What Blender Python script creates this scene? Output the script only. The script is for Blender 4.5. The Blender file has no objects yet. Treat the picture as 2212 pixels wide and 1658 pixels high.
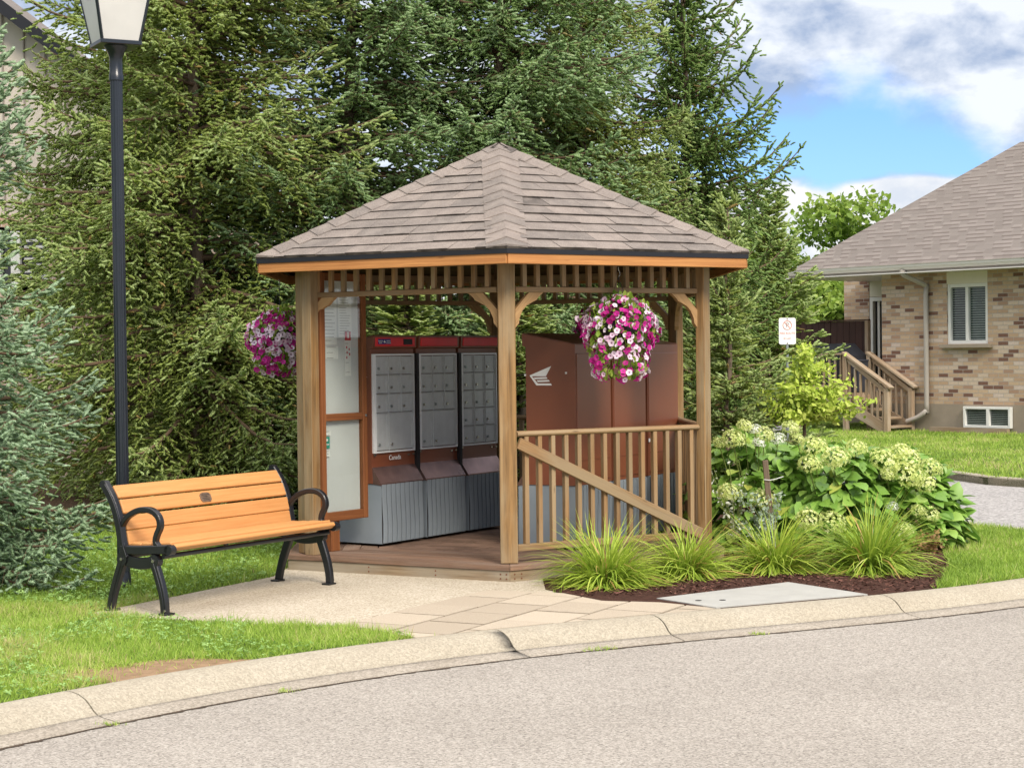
import bpy, math, random
import numpy as np
from mathutils import Vector, Matrix
R_=math.radians
random.seed(7); rng=np.random.default_rng(7)
sc=bpy.context.scene; COL=sc.collection
# ---------------------------------------------------------------- camera
HC=1.655; FP=3900.0; W2,H2=1105.5,829.0
pitch=math.atan(64/FP); roll=0.0118
fw=Vector((0,math.cos(pitch),-math.sin(pitch))); U0=Vector((0,math.sin(pitch),math.cos(pitch))); W0=Vector((1,0,0))
rt=W0*math.cos(roll)-U0*math.sin(roll); up=W0*math.sin(roll)+U0*math.cos(roll)
cam=bpy.data.cameras.new('camera'); co=bpy.data.objects.new('camera',cam); COL.objects.link(co)
m=Matrix((rt,up,-fw)).transposed().to_4x4(); m.translation=Vector((0,0,HC)); co.matrix_world=m
cam.sensor_width=36; cam.lens=36*FP/2211; cam.clip_end=3000; cam.clip_start=.05
sc.camera=co
sc.render.resolution_x=1024; sc.render.resolution_y=767
def ray(x,y): return fw*FP+rt*(x-W2)-up*(y-H2)
def G(x,y,z=0.0):
    d=ray(x,y); t=(z-HC)/d.z; return Vector((0,0,HC))+d*t
def A(x,y,Y):
    d=ray(x,y); return Vector((0,0,HC))+d*(Y/d.y)
# ---------------------------------------------------------------- light
SUN_EL=R_(40); SUN_AZ=R_(154)   # azimuth clockwise from +Y : behind the camera, to the right
w=bpy.data.worlds.new('World'); sc.world=w; w.use_nodes=True
nt=w.node_tree; nt.nodes.clear()
def wn(t,**k):
    n=nt.nodes.new(t)
    for a,b in k.items(): setattr(n,a,b)
    return n
def wm(op,a,b=None,c=None,clamp=False):
    n=wn('ShaderNodeMath',operation=op); n.use_clamp=clamp
    for i,v in enumerate((a,b,c)):
        if v is None: continue
        if isinstance(v,(int,float)): n.inputs[i].default_value=v
        else: nt.links.new(v,n.inputs[i])
    return n.outputs[0]
sky=wn('ShaderNodeTexSky',sky_type='NISHITA'); sky.sun_disc=False; sky.sun_elevation=SUN_EL; sky.sun_rotation=SUN_AZ
sky.air_density=1.0; sky.dust_density=.6; sky.ozone_density=3.0
tc=wn('ShaderNodeTexCoord'); sp=wn('ShaderNodeSeparateXYZ'); nt.links.new(tc.outputs['Generated'],sp.inputs[0])
az=wm('ARCTAN2',sp.outputs[0],sp.outputs[1]); el=wm('ARCSINE',sp.outputs[2])
azd=wm('MULTIPLY',az,57.2958); eld=wm('MULTIPLY',el,57.2958)
cb=wn('ShaderNodeCombineXYZ'); nt.links.new(wm('MULTIPLY',azd,.75),cb.inputs[0]); nt.links.new(wm('MULTIPLY',eld,1.25),cb.inputs[1])
def wnoise(scale,det,rough,dist=0.0):
    n=wn('ShaderNodeTexNoise'); n.inputs['Scale'].default_value=scale; n.inputs['Detail'].default_value=det; n.inputs['Roughness'].default_value=rough; n.inputs['Distortion'].default_value=dist
    nt.links.new(cb.outputs[0],n.inputs['Vector']); return n.outputs['Fac']
n1=wnoise(.30,6,.5,.2); n2=wnoise(.16,3,.45,.3); n3=wnoise(.42,7,.56,.15)
# low cumulus bank below ~5.6 deg, clear band, broad cloud above ~8 deg
def sstep(x,a,b):
    n=wn('ShaderNodeMapRange',interpolation_type='SMOOTHSTEP'); nt.links.new(x,n.inputs[0]); n.inputs[1].default_value=a; n.inputs[2].default_value=b; return n.outputs[0]
e1=wm('ADD',eld,wm('MULTIPLY',wm('SUBTRACT',n1,.5),2.6))
low=wm('SUBTRACT',1.0,sstep(e1,5.1,5.5))
e2=wm('ADD',eld,wm('MULTIPLY',wm('SUBTRACT',n1,.5),4.0)); e2=wm('ADD',e2,wm('MULTIPLY',wm('SUBTRACT',azd,10.5),wm('MULTIPLY',sstep(azd,10.5,15.5),.32)))
high=sstep(e2,7.1,8.6)
topgap=wm('MULTIPLY',sstep(wm('ADD',eld,wm('MULTIPLY',n3,1.2)),11.2,12.4),.75)
high=wm('MULTIPLY',high,wm('SUBTRACT',1.0,wm('MULTIPLY',topgap,sstep(n2,.5,.62))))
leftc=wm('SUBTRACT',1.0,sstep(wm('ADD',azd,wm('MULTIPLY',n2,5)),5.5,9.5))
mask=wm('MAXIMUM',wm('MAXIMUM',low,wm('MULTIPLY',high,.93)),wm('MULTIPLY',leftc,.9))
shade=wn('ShaderNodeValToRGB'); nt.links.new(wm('ADD',wm('MULTIPLY',n3,.55),wm('MULTIPLY',n2,.5)),shade.inputs[0])
cr=shade.color_ramp; cr.elements[0].position=.46; cr.elements[0].color=(.40,.49,.66,1); cr.elements[1].position=.565; cr.elements[1].color=(.95,.98,1.02,1)
lowb=wn('ShaderNodeMixRGB'); nt.links.new(low,lowb.inputs[0]); nt.links.new(shade.outputs[0],lowb.inputs[1]); 
lowc=wn('ShaderNodeValToRGB'); nt.links.new(n3,lowc.inputs[0]); lowc.color_ramp.elements[0].position=.36; lowc.color_ramp.elements[0].color=(.72,.78,.88,1); lowc.color_ramp.elements[1].position=.56; lowc.color_ramp.elements[1].color=(1,1,1,1)
nt.links.new(lowc.outputs[0],lowb.inputs[2])
skyt=wn('ShaderNodeMixRGB',blend_type='MULTIPLY'); skyt.inputs[0].default_value=1; nt.links.new(sky.outputs[0],skyt.inputs[1]); skyt.inputs[2].default_value=(.62,.82,1.22,1)
bgs=wn('ShaderNodeBackground'); nt.links.new(skyt.outputs[0],bgs.inputs[0]); bgs.inputs[1].default_value=.085
CLOUD=.55
zt=wn('ShaderNodeMixRGB',blend_type='MULTIPLY'); nt.links.new(sstep(eld,14,40),zt.inputs[0]); nt.links.new(lowb.outputs[0],zt.inputs[1]); zt.inputs[2].default_value=(1.0,.90,.79,1)   # thin sunlit cloud overhead
bgc=wn('ShaderNodeBackground'); nt.links.new(zt.outputs[0],bgc.inputs[0]); nt.links.new(wm('MULTIPLY',wm('ADD',1.0,wm('MULTIPLY',sstep(eld,16,62),3.1)),CLOUD),bgc.inputs[1])   # overcast sky: zenith about three times the horizon
mx=wn('ShaderNodeMixShader'); nt.links.new(mask,mx.inputs[0]); nt.links.new(bgs.outputs[0],mx.inputs[1]); nt.links.new(bgc.outputs[0],mx.inputs[2])
wo=wn('ShaderNodeOutputWorld'); nt.links.new(mx.outputs[0],wo.inputs[0])
sl=bpy.data.lights.new('sun','SUN'); sl.energy=2.15; sl.angle=R_(20); sl.color=(1,.90,.76)
so=bpy.data.objects.new('sun',sl); COL.objects.link(so)
sd=Vector((math.sin(SUN_AZ)*math.cos(SUN_EL),math.cos(SUN_AZ)*math.cos(SUN_EL),math.sin(SUN_EL)))
so.rotation_euler=sd.to_track_quat('Z','Y').to_euler()
vs=sc.view_settings; vs.view_transform='Standard'; vs.look='None'; vs.gamma=1; vs.use_curve_mapping=False; vs.exposure=.93
# ---------------------------------------------------------------- materials
class NT:
    def __init__(s,name):
        s.m=bpy.data.materials.new(name); s.m.use_nodes=True; s.t=s.m.node_tree; s.b=s.t.nodes['Principled BSDF']; s.out=s.t.nodes['Material Output']
    def n(s,t,ins=None,**k):
        n=s.t.nodes.new(t)
        for a,b in k.items(): setattr(n,a,b)
        for a,b in (ins or {}).items(): s.set(n.inputs[a],b)
        return n
    def set(s,i,v):
        if hasattr(v,'is_output'): s.t.links.new(v,i)
        else: i.default_value=v
    def math(s,op,a,b=0.0,c=None,clamp=False):
        n=s.n('ShaderNodeMath',operation=op); n.use_clamp=clamp; s.set(n.inputs[0],a); s.set(n.inputs[1],b)
        if c is not None: s.set(n.inputs[2],c)
        return n.outputs[0]
    def mix(s,f,a,b,mode='MIX'):
        n=s.n('ShaderNodeMixRGB',blend_type=mode); s.set(n.inputs[0],f)
        s.set(n.inputs[1],rgba(a)); s.set(n.inputs[2],rgba(b)); return n.outputs[0]
    def coord(s,kind,scale=(1,1,1),rot=(0,0,0),loc=(0,0,0)):
        tc=s.n('ShaderNodeTexCoord'); mp=s.n('ShaderNodeMapping',{'Vector':tc.outputs[kind],'Scale':scale,'Rotation':rot,'Location':loc}); return mp.outputs[0]
    def noise(s,v,scale,det=4,rough=.55,dist=0):
        n=s.n('ShaderNodeTexNoise',{'Vector':v,'Scale':scale,'Detail':det,'Roughness':rough,'Distortion':dist}); return n.outputs['Fac']
    def ramp(s,f,stops,interp='LINEAR'):
        n=s.n('ShaderNodeValToRGB',{'Fac':f}); c=n.color_ramp; c.interpolation=interp
        while len(c.elements)<len(stops): c.elements.new(.5)
        for e,(p,col) in zip(c.elements,stops): e.position=p; e.color=rgba(col)
        return n.outputs[0]
    def attr(s,a='rnd'): return s.n('ShaderNodeAttribute',attribute_name=a).outputs['Fac']
    def bump(s,h,dist,st=1.0):
        n=s.n('ShaderNodeBump',{'Height':h,'Distance':dist,'Strength':st}); s.set(s.b.inputs['Normal'],n.outputs[0])
    def base(s,c): s.set(s.b.inputs['Base Color'],rgba(c))
    def rough(s,r,spec=.5,metal=0): s.set(s.b.inputs['Roughness'],r); s.b.inputs['Specular IOR Level'].default_value=spec; s.b.inputs['Metallic'].default_value=metal
def rgba(c):
    if hasattr(c,'is_output') or isinstance(c,(float,int)): return c
    return tuple(c)+(1,) if len(c)==3 else tuple(c)
def sim(name,col,rough=.6,spec=.4,metal=0,var=.25,ns=6,bump=0,bs=60,col2=None,rv=.0,kind='Object',stretch=(1,1,1)):
    t=NT(name); v=t.coord(kind,stretch)
    f=t.noise(v,ns,5); f=t.ramp(f,[(.3,(0,0,0)),(.7,(1,1,1))])
    c2=col2 or tuple(x*(1-var) for x in col)
    c=t.mix(f,col,c2)
    if rv: c=t.mix(1.0,c,t.ramp(t.attr(),[(0,(1-rv,)*3),(1,(1,1,1))]),'MULTIPLY')
    t.base(c); t.rough(rough,spec,metal)
    if bump: t.bump(t.noise(v,bs,3),bump)
    return t.m
def wood(name,light,dark,rough=.65,rv=.25,grain=45,knots=True,grey=None):
    t=NT(name); v=t.coord('UV',(1.6,grain,1)); v2=t.coord('UV',(3,9,1)); v3=t.coord('UV',(.9,3,1))
    g=t.noise(v,1.0,6,.65,.6); c=t.ramp(g,[(.32,dark),(.66,light)])
    b=t.noise(v2,1.0,3); c=t.mix(t.ramp(b,[(.35,(0,0,0)),(.75,(.55,)*3)]),c,tuple(x*.72 for x in light))
    if grey: c=t.mix(t.ramp(t.noise(v3,1.3,4),[(.42,(0,0,0)),(.62,(.75,)*3)]),c,grey)
    if knots:
        k=t.n('ShaderNodeTexVoronoi',{'Vector':t.coord('UV',(2.2,9,1)),'Scale':1.0}).outputs['Distance']
        c=t.mix(t.ramp(k,[(.0,(.8,)*3),(.09,(0,0,0))]),c,tuple(x*.35 for x in dark))
    c=t.mix(1.0,c,t.ramp(t.attr(),[(0,(1-rv,)*3),(1,(1,1,1))]),'MULTIPLY')
    t.base(c); t.rough(rough,.3); t.bump(g,.004,.7); return t.m
def leaf(name,stops,trans=.25,rough=.5,spec=.35,nsc=0):
    t=NT(name); a=t.attr()
    c=t.ramp(a,stops)
    t.base(c); t.rough(rough,spec)
    tr=t.n('ShaderNodeBsdfTranslucent',{'Color':c}); mx=t.n('ShaderNodeMixShader',{0:trans,1:t.b.outputs[0],2:tr.outputs[0]})
    t.t.links.new(mx.outputs[0],t.out.inputs[0]); return t.m
M={}
M['post']=wood('weathered_post_wood',(.38,.22,.085),(.12,.068,.028),grey=(.36,.28,.17),rv=.2)
M['rail']=wood('rail_wood',(.38,.225,.10),(.18,.105,.05),grey=(.33,.25,.15),rv=.22)
M['fascia']=wood('stained_fascia_wood',(.55,.26,.085),(.32,.125,.04),rv=.15)
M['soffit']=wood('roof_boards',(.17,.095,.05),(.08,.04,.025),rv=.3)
M['deck']=wood('deck_boards',(.33,.20,.13),(.15,.085,.055),rv=.4,grey=(.30,.22,.17))
M['skirt']=wood('deck_skirt_wood',(.35,.27,.17),(.15,.09,.05),rv=.2,grey=(.33,.29,.22))
M['board']=wood('notice_board_wood',(.27,.10,.032),(.15,.05,.018),rv=.15,knots=False)
M['brace']=wood('brace_wood',(.50,.31,.14),(.28,.16,.07),rv=.15)
M['porch']=wood('porch_wood',(.46,.33,.21),(.27,.18,.11),rv=.3,grey=(.45,.38,.29),knots=False)
M['stake']=wood('stake_wood',(.25,.18,.12),(.13,.09,.06))
def shingle():
    t=NT('shingle_granules'); v=t.coord('Object'); g=t.noise(v,260,2,.8); g2=t.noise(v,7,3)
    c=t.ramp(g,[(.35,(.10,.085,.075)),(.5,(.205,.18,.16)),(.66,(.36,.325,.295))])
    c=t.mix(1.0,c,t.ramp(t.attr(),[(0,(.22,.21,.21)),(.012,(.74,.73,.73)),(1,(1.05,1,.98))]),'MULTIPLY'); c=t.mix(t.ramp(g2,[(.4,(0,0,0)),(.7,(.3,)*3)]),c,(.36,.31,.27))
    t.base(c); t.rough(.9,.2); t.bump(g,.003); return t.m
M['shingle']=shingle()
M['black']=sim('black_powder_coat',(.012,.013,.016),.3,.5,bump=.0006,bs=180)
M['lampblack']=sim('lamp_black',(.012,.017,.025),.28,.55,bump=.0003,bs=30)
M['drip']=sim('black_drip_edge',(.012,.013,.018),.45)
def plastic():
    t=NT('bench_slat_plastic'); v=t.coord('UV',(2,60,1)); g=t.noise(v,1.2,5,.6); c=t.ramp(g,[(.3,(.47,.215,.068)),(.7,(.58,.29,.105))])
    c=t.mix(t.ramp(t.noise(t.coord('UV',(1.2,5,1)),1.5,3),[(.4,(0,0,0)),(.8,(.35,)*3)]),c,(.52,.21,.06))
    t.base(c); t.rough(.5,.35); t.bump(g,.0015); return t.m
M['slat']=plastic()
M['mbrown']=sim('mailbox_brown_enamel',(.205,.062,.029),.36,.45,var=.22,ns=2.2,col2=(.175,.058,.029),bump=.0006,bs=9)
M['mtray']=sim('mailbox_tray_metal',(.30,.18,.155),.26,.6,.6,var=.5,ns=5)
M['mgrey']=sim('mailbox_grey_plinth',(.25,.29,.32),.55,.3,var=.18,ns=3)
M['mdoor']=sim('locker_door_aluminium',(.54,.57,.565),.4,.5,.12,var=.15,ns=3.0,kind='Generated')
M['mframe']=sim('locker_frame_aluminium',(.82,.84,.83),.4,.4,.1,var=.08)
M['mred']=sim('mailbox_red_header',(.75,.015,.022),.4,.4,var=.25,ns=5)
M['mdark']=sim('dark_gap',(.015,.013,.013),.6)
M['steel']=sim('lock_steel',(.45,.43,.40),.25,.5,.9)
M['blue']=sim('logo_blue',(.03,.03,.22),.5)
M['white']=sim('white_decal',(.78,.78,.76),.5,var=.04)
M['paper']=sim('paper_white',(.72,.72,.69),.7,.2,var=.05)
M['backing']=sim('notice_backing',(.60,.61,.60),.7,.2,var=.12,ns=2)
M['ink']=sim('ink_grey',(.25,.25,.24),.7)
M['pred']=sim('poster_red',(.55,.03,.04),.6)
M['pgreen']=sim('poster_teal',(.03,.30,.22),.6)
M['plaque']=sim('bench_plaque_metal',(.36,.25,.17),.35,.5,.6,var=.5,ns=40)
def glass(name,fac=.88):
    t=NT(name); g=t.n('ShaderNodeBsdfGlossy',{'Color':(1,1,1,1),'Roughness':.05}); tr=t.n('ShaderNodeBsdfTransparent',{'Color':(.95,.97,.96,1)})
    lw=t.n('ShaderNodeLayerWeight',{'Blend':.25}); fr=t.math('MULTIPLY',lw.outputs['Facing'],.35); mx=t.n('ShaderNodeMixShader',{0:fr,1:tr.outputs[0],2:g.outputs[0]}); t.t.links.new(mx.outputs[0],t.out.inputs[0]); return t.m
M['glass']=glass('clear_glazing')
M['frost']=sim('frosted_lamp_glass',(.58,.575,.55),.35,.5,var=.12,ns=4)
M['concrete']=sim('smooth_concrete',(.37,.365,.335),.85,.2,var=.14,ns=5,bump=.001,bs=90)
def specks(name,stops,sc1,bump,rough=.9,patch=None,pscale=.8,stain=None):
    t=NT(name); v=t.coord('Object'); vo=t.n('ShaderNodeTexVoronoi',{'Vector':v,'Scale':sc1,'Randomness':1.0})
    cc=t.n('ShaderNodeSeparateColor',{'Color':vo.outputs['Color']}).outputs[0]
    n=t.noise(v,sc1*1.3,3,.7); f=t.math('ADD',t.math('MULTIPLY',cc,.55),t.math('MULTIPLY',n,.45))
    c=t.ramp(f,stops)
    p=t.noise(v,pscale,5,.6); c=t.mix(1.0,c,t.ramp(p,[(.3,patch or (.86,.86,.86)),(.7,(1,1,1))]),'MULTIPLY')
    if stain: c=t.mix(t.ramp(t.noise(v,2.6,6,.7),[(.56,(0,0,0)),(.74,(.6,)*3)]),c,stain)
    t.base(c); t.rough(rough,.2); t.bump(f,bump); return t.m
M['road']=specks('worn_asphalt',[(.16,(.09,.08,.07)),(.30,(.255,.23,.20)),(.55,(.345,.315,.275)),(.82,(.46,.425,.375))],115,.004,patch=(.84,.835,.83),pscale=.5)
M['lane']=specks('lane_asphalt',[(.2,(.20,.19,.185)),(.8,(.46,.44,.42))],40,.004)
M['aggregate']=specks('aggregate_concrete',[(.2,(.30,.25,.18)),(.45,(.44,.385,.30)),(.8,(.58,.52,.42))],105,.002,patch=(.86,.85,.82),pscale=1.3)
M['kerb']=specks('kerb_concrete',[(.15,(.28,.25,.195)),(.45,(.355,.318,.25)),(.85,(.45,.41,.325))],110,.002,patch=(.86,.84,.81),pscale=1.1)
M['gutterc']=specks('gutter_concrete',[(.15,(.22,.195,.16)),(.45,(.315,.28,.23)),(.85,(.43,.39,.33))],95,.003,patch=(.76,.74,.72),pscale=1.7)
def pav():
    t=NT('paver_concrete'); v=t.coord('Object'); c=t.ramp(t.noise(v,180,3,.7),[(.3,(.34,.28,.21)),(.7,(.52,.45,.35))])
    c=t.mix(1.0,c,t.ramp(t.attr(),[(0,(.80,.79,.78)),(1,(1,1,1))]),'MULTIPLY'); t.base(c); t.rough(.9,.2); t.bump(t.noise(v,150,3),.003); return t.m
M['paver']=pav()
M['joint']=sim('joint_sand',(.10,.075,.055),.95,.1,var=.4,ns=20)
M['brickpav']=sim('brick_paver',(.27,.17,.12),.9,.2,rv=.35,bump=.002,bs=70,ns=12)
M['mulch']=sim('mulch_base',(.075,.036,.026),.95,.1,var=.5,ns=25,bump=.02,bs=45)
M['chip']=sim('bark_chip',(.20,.095,.07),.9,.15,rv=.65,ns=20)
M['soil']=sim('dry_soil',(.30,.20,.12),.95,.1,var=.35,ns=14,bump=.01,bs=50)
M['lawn']=sim('lawn_soil',(.095,.13,.035),.95,.1,ns=3,col2=(.065,.10,.028),bump=.02,bs=60)
M['ground']=sim('ground_far',(.09,.13,.04),.95,.1,ns=.4,col2=(.11,.12,.05),bump=.01)
M['shadeground']=sim('needle_litter',(.10,.065,.04),.95,.1,ns=8,bump=.02,bs=40)
M['grass']=leaf('grass_blade',[(0,(.14,.23,.03)),(.45,(.27,.42,.055)),(.8,(.42,.56,.10)),(.96,(.58,.57,.24)),(1,(.50,.40,.2))],.38)
M['clover']=leaf('clover_leaf',[(0,(.16,.30,.06)),(1,(.34,.52,.16))],.3)
M['orn']=leaf('ornamental_grass_blade',[(0,(.17,.28,.035)),(.45,(.34,.47,.055)),(.8,(.52,.62,.10)),(.95,(.64,.65,.24)),(1,(.52,.34,.12))],.35)
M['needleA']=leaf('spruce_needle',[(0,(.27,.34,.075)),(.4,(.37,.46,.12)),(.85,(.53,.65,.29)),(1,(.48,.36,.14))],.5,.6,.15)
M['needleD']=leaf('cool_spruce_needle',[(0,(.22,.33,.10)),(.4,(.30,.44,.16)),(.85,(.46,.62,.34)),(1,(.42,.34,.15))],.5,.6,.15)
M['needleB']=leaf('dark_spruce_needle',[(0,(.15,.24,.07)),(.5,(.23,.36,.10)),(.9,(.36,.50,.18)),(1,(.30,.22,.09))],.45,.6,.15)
M['needleC']=leaf('blue_spruce_needle',[(0,(.24,.36,.17)),(.5,(.37,.52,.31)),(1,(.55,.70,.48))],.4,.55,.2)
M['bark']=sim('spruce_bark',(.20,.15,.11),.9,.15,ns=8,bump=.02,bs=25,stretch=(1,1,.3))
M['twig']=sim('twig_bark',(.15,.10,.065),.9,.15,ns=12)
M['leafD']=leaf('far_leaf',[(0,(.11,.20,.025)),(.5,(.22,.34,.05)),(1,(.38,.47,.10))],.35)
M['ginkgo']=leaf('ginkgo_leaf',[(0,(.28,.40,.04)),(.5,(.44,.56,.07)),(1,(.62,.70,.16))],.35)
M['hleaf']=leaf('hydrangea_leaf',[(0,(.10,.21,.03)),(.5,(.21,.38,.06)),(.85,(.35,.52,.11)),(1,(.50,.52,.10))],.25,.42,.45)
M['hflower']=leaf('hydrangea_floret',[(0,(.40,.51,.12)),(.5,(.66,.73,.25)),(1,(.84,.87,.46))],.3)
M['hwhite']=leaf('white_floret',[(0,(.70,.74,.58)),(1,(.95,.95,.90))],.3)
M['sage']=leaf('sage_leaf',[(0,(.22,.30,.20)),(1,(.42,.50,.38))],.25)
M['rust']=leaf('rusty_leaf',[(0,(.20,.11,.05)),(1,(.38,.22,.09))],.25)
M['stem']=sim('green_stem',(.16,.20,.05),.7)
def petal():
    t=NT('petunia_petal'); a=t.attr(); r=t.attr('rad')
    c=t.ramp(a,[(0,(.30,.006,.10)),(.28,(.62,.03,.33)),(.46,(.52,.02,.26)),(.5,(.86,.70,.82)),(.8,(.90,.80,.88)),(1,(.80,.45,.68))])
    c=t.mix(t.ramp(r,[(.12,(1,1,1)),(.38,(0,0,0))]),c,(.22,.04,.16)); t.base(c); t.rough(.5,.3)
    tr=t.n('ShaderNodeBsdfTranslucent',{'Color':c}); mx=t.n('ShaderNodeMixShader',{0:.3,1:t.b.outputs[0],2:tr.outputs[0]}); t.t.links.new(mx.outputs[0],t.out.inputs[0]); return t.m
M['petal']=petal()
M['pleaf']=leaf('petunia_leaf',[(0,(.10,.20,.02)),(.6,(.24,.38,.04)),(1,(.46,.56,.12))],.3)
def brick(name,cols,mort=(.42,.38,.33),bw=.235,bh=.078):
    t=NT(name); uv=t.n('ShaderNodeTexCoord').outputs['UV']; s=t.n('ShaderNodeSeparateXYZ',{0:uv})
    r=t.math('FLOOR',t.math('DIVIDE',s.outputs[1],bh)); off=t.math('MULTIPLY',t.math('MODULO',r,2.0),.5)
    x=t.math('ADD',t.math('DIVIDE',s.outputs[0],bw),off); ix=t.math('FLOOR',x)
    fx=t.math('FRACT',x); fy=t.math('FRACT',t.math('DIVIDE',s.outputs[1],bh))
    ex=t.math('MINIMUM',fx,t.math('SUBTRACT',1.0,fx)); ey=t.math('MINIMUM',fy,t.math('SUBTRACT',1.0,fy))
    mm=t.math('MULTIPLY',t.math('GREATER_THAN',ex,.025),t.math('GREATER_THAN',ey,.075))
    cv=t.n('ShaderNodeCombineXYZ',{0:ix,1:r}); wn_=t.n('ShaderNodeTexWhiteNoise',{'Vector':cv.outputs[0]},noise_dimensions='2D')
    c=t.ramp(wn_.outputs['Value'],cols,'CONSTANT')
    c=t.mix(t.ramp(t.noise(t.coord('UV'),22,4,.7),[(.4,(0,0,0)),(.75,(.35,)*3)]),c,(.28,.19,.14))
    c=t.mix(mm,mort,c); t.base(c); t.rough(.9,.15); t.bump(mm,.006); return t.m
M['brick']=brick('mixed_buff_brick',[(0,(.48,.34,.22)),(.2,(.53,.39,.26)),(.4,(.46,.32,.21)),(.55,(.57,.46,.35)),(.70,(.38,.25,.17)),(.82,(.17,.09,.065)),(.93,(.58,.48,.40))])
M['brickL']=brick('pinkish_brick',[(0,(.62,.45,.34)),(.3,(.68,.50,.38)),(.6,(.56,.38,.29)),(.85,(.44,.28,.21))],mort=(.62,.56,.48))
def hshing():
    t=NT('house_shingles'); uv=t.n('ShaderNodeTexCoord').outputs['UV']; s=t.n('ShaderNodeSeparateXYZ',{0:uv}); bh=.135; bw=.21
    y=t.math('DIVIDE',s.outputs[1],bh); r=t.math('FLOOR',y); fy=t.math('FRACT',y); x=t.math('ADD',t.math('DIVIDE',s.outputs[0],bw),t.math('MULTIPLY',t.math('MODULO',r,3.0),.37)); ix=t.math('FLOOR',x); fx=t.math('FRACT',x)
    cv=t.n('ShaderNodeCombineXYZ',{0:ix,1:r}); wn_=t.n('ShaderNodeTexWhiteNoise',{'Vector':cv.outputs[0]},noise_dimensions='2D')
    c=t.ramp(wn_.outputs['Value'],[(0,(.16,.14,.126)),(.5,(.185,.163,.147)),(1,(.215,.19,.172))])
    # tab gaps and the course edge: real dark joints of laminated shingles
    edge=t.math('MULTIPLY',t.math('LESS_THAN',fy,.30),t.math('GREATER_THAN',wn_.outputs['Value'],.42))
    c=t.mix(t.math('MULTIPLY',edge,.6),c,(.075,.055,.05)); t.base(c); t.rough(.95,.15); t.bump(t.math('SUBTRACT',1.0,fy),.01); return t.m
M['hshing']=hshing()
M['found']=sim('foundation_parging',(.34,.285,.22),.95,.15,ns=2.5,var=.2,bump=.003,bs=30)
M['vinyl']=sim('white_vinyl',(.74,.74,.70),.45,.4,var=.06)
M['lintel']=sim('cream_panel',(.68,.64,.52),.6,.3,var=.05)
M['gutter']=sim('taupe_aluminium',(.40,.365,.32),.4,.4,var=.06)
M['gutterw']=sim('light_aluminium',(.66,.64,.60),.35,.4,var=.05)
M['blind']=sim('window_blind_slat',(.25,.30,.28),.5)
M['paneg']=sim('dark_green_glass',(.012,.035,.025),.08,.6)
M['pane']=sim('dark_window_glass',(.02,.022,.03),.08,.6)
M['siding']=sim('beige_siding',(.60,.54,.47),.6,.3,var=.06)
M['fence']=wood('dark_stained_fence',(.085,.035,.025),(.04,.018,.014),rv=.4)
M['vcover']=sim('black_vinyl_cover',(.02,.022,.03),.35,.5,bump=.02,bs=3)
M['bin']=sim('dark_grey_bin',(.045,.05,.065),.5)
M['galv']=sim('galvanised_post',(.34,.38,.37),.4,.5,.7,var=.3)
M['signred']=sim('faded_red_print',(.72,.30,.25),.6)
M['signw']=sim('sign_white',(.80,.79,.78),.45,var=.04)
M['wire']=sim('cable_black',(.02,.02,.02),.5)
M['debris']=sim('dry_leaf_debris',(.55,.50,.36),.8,rv=.3)
M['whiteflower']=sim('pale_stone',(.55,.52,.50),.9,var=.3,ns=6,bump=.02,bs=9)
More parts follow.
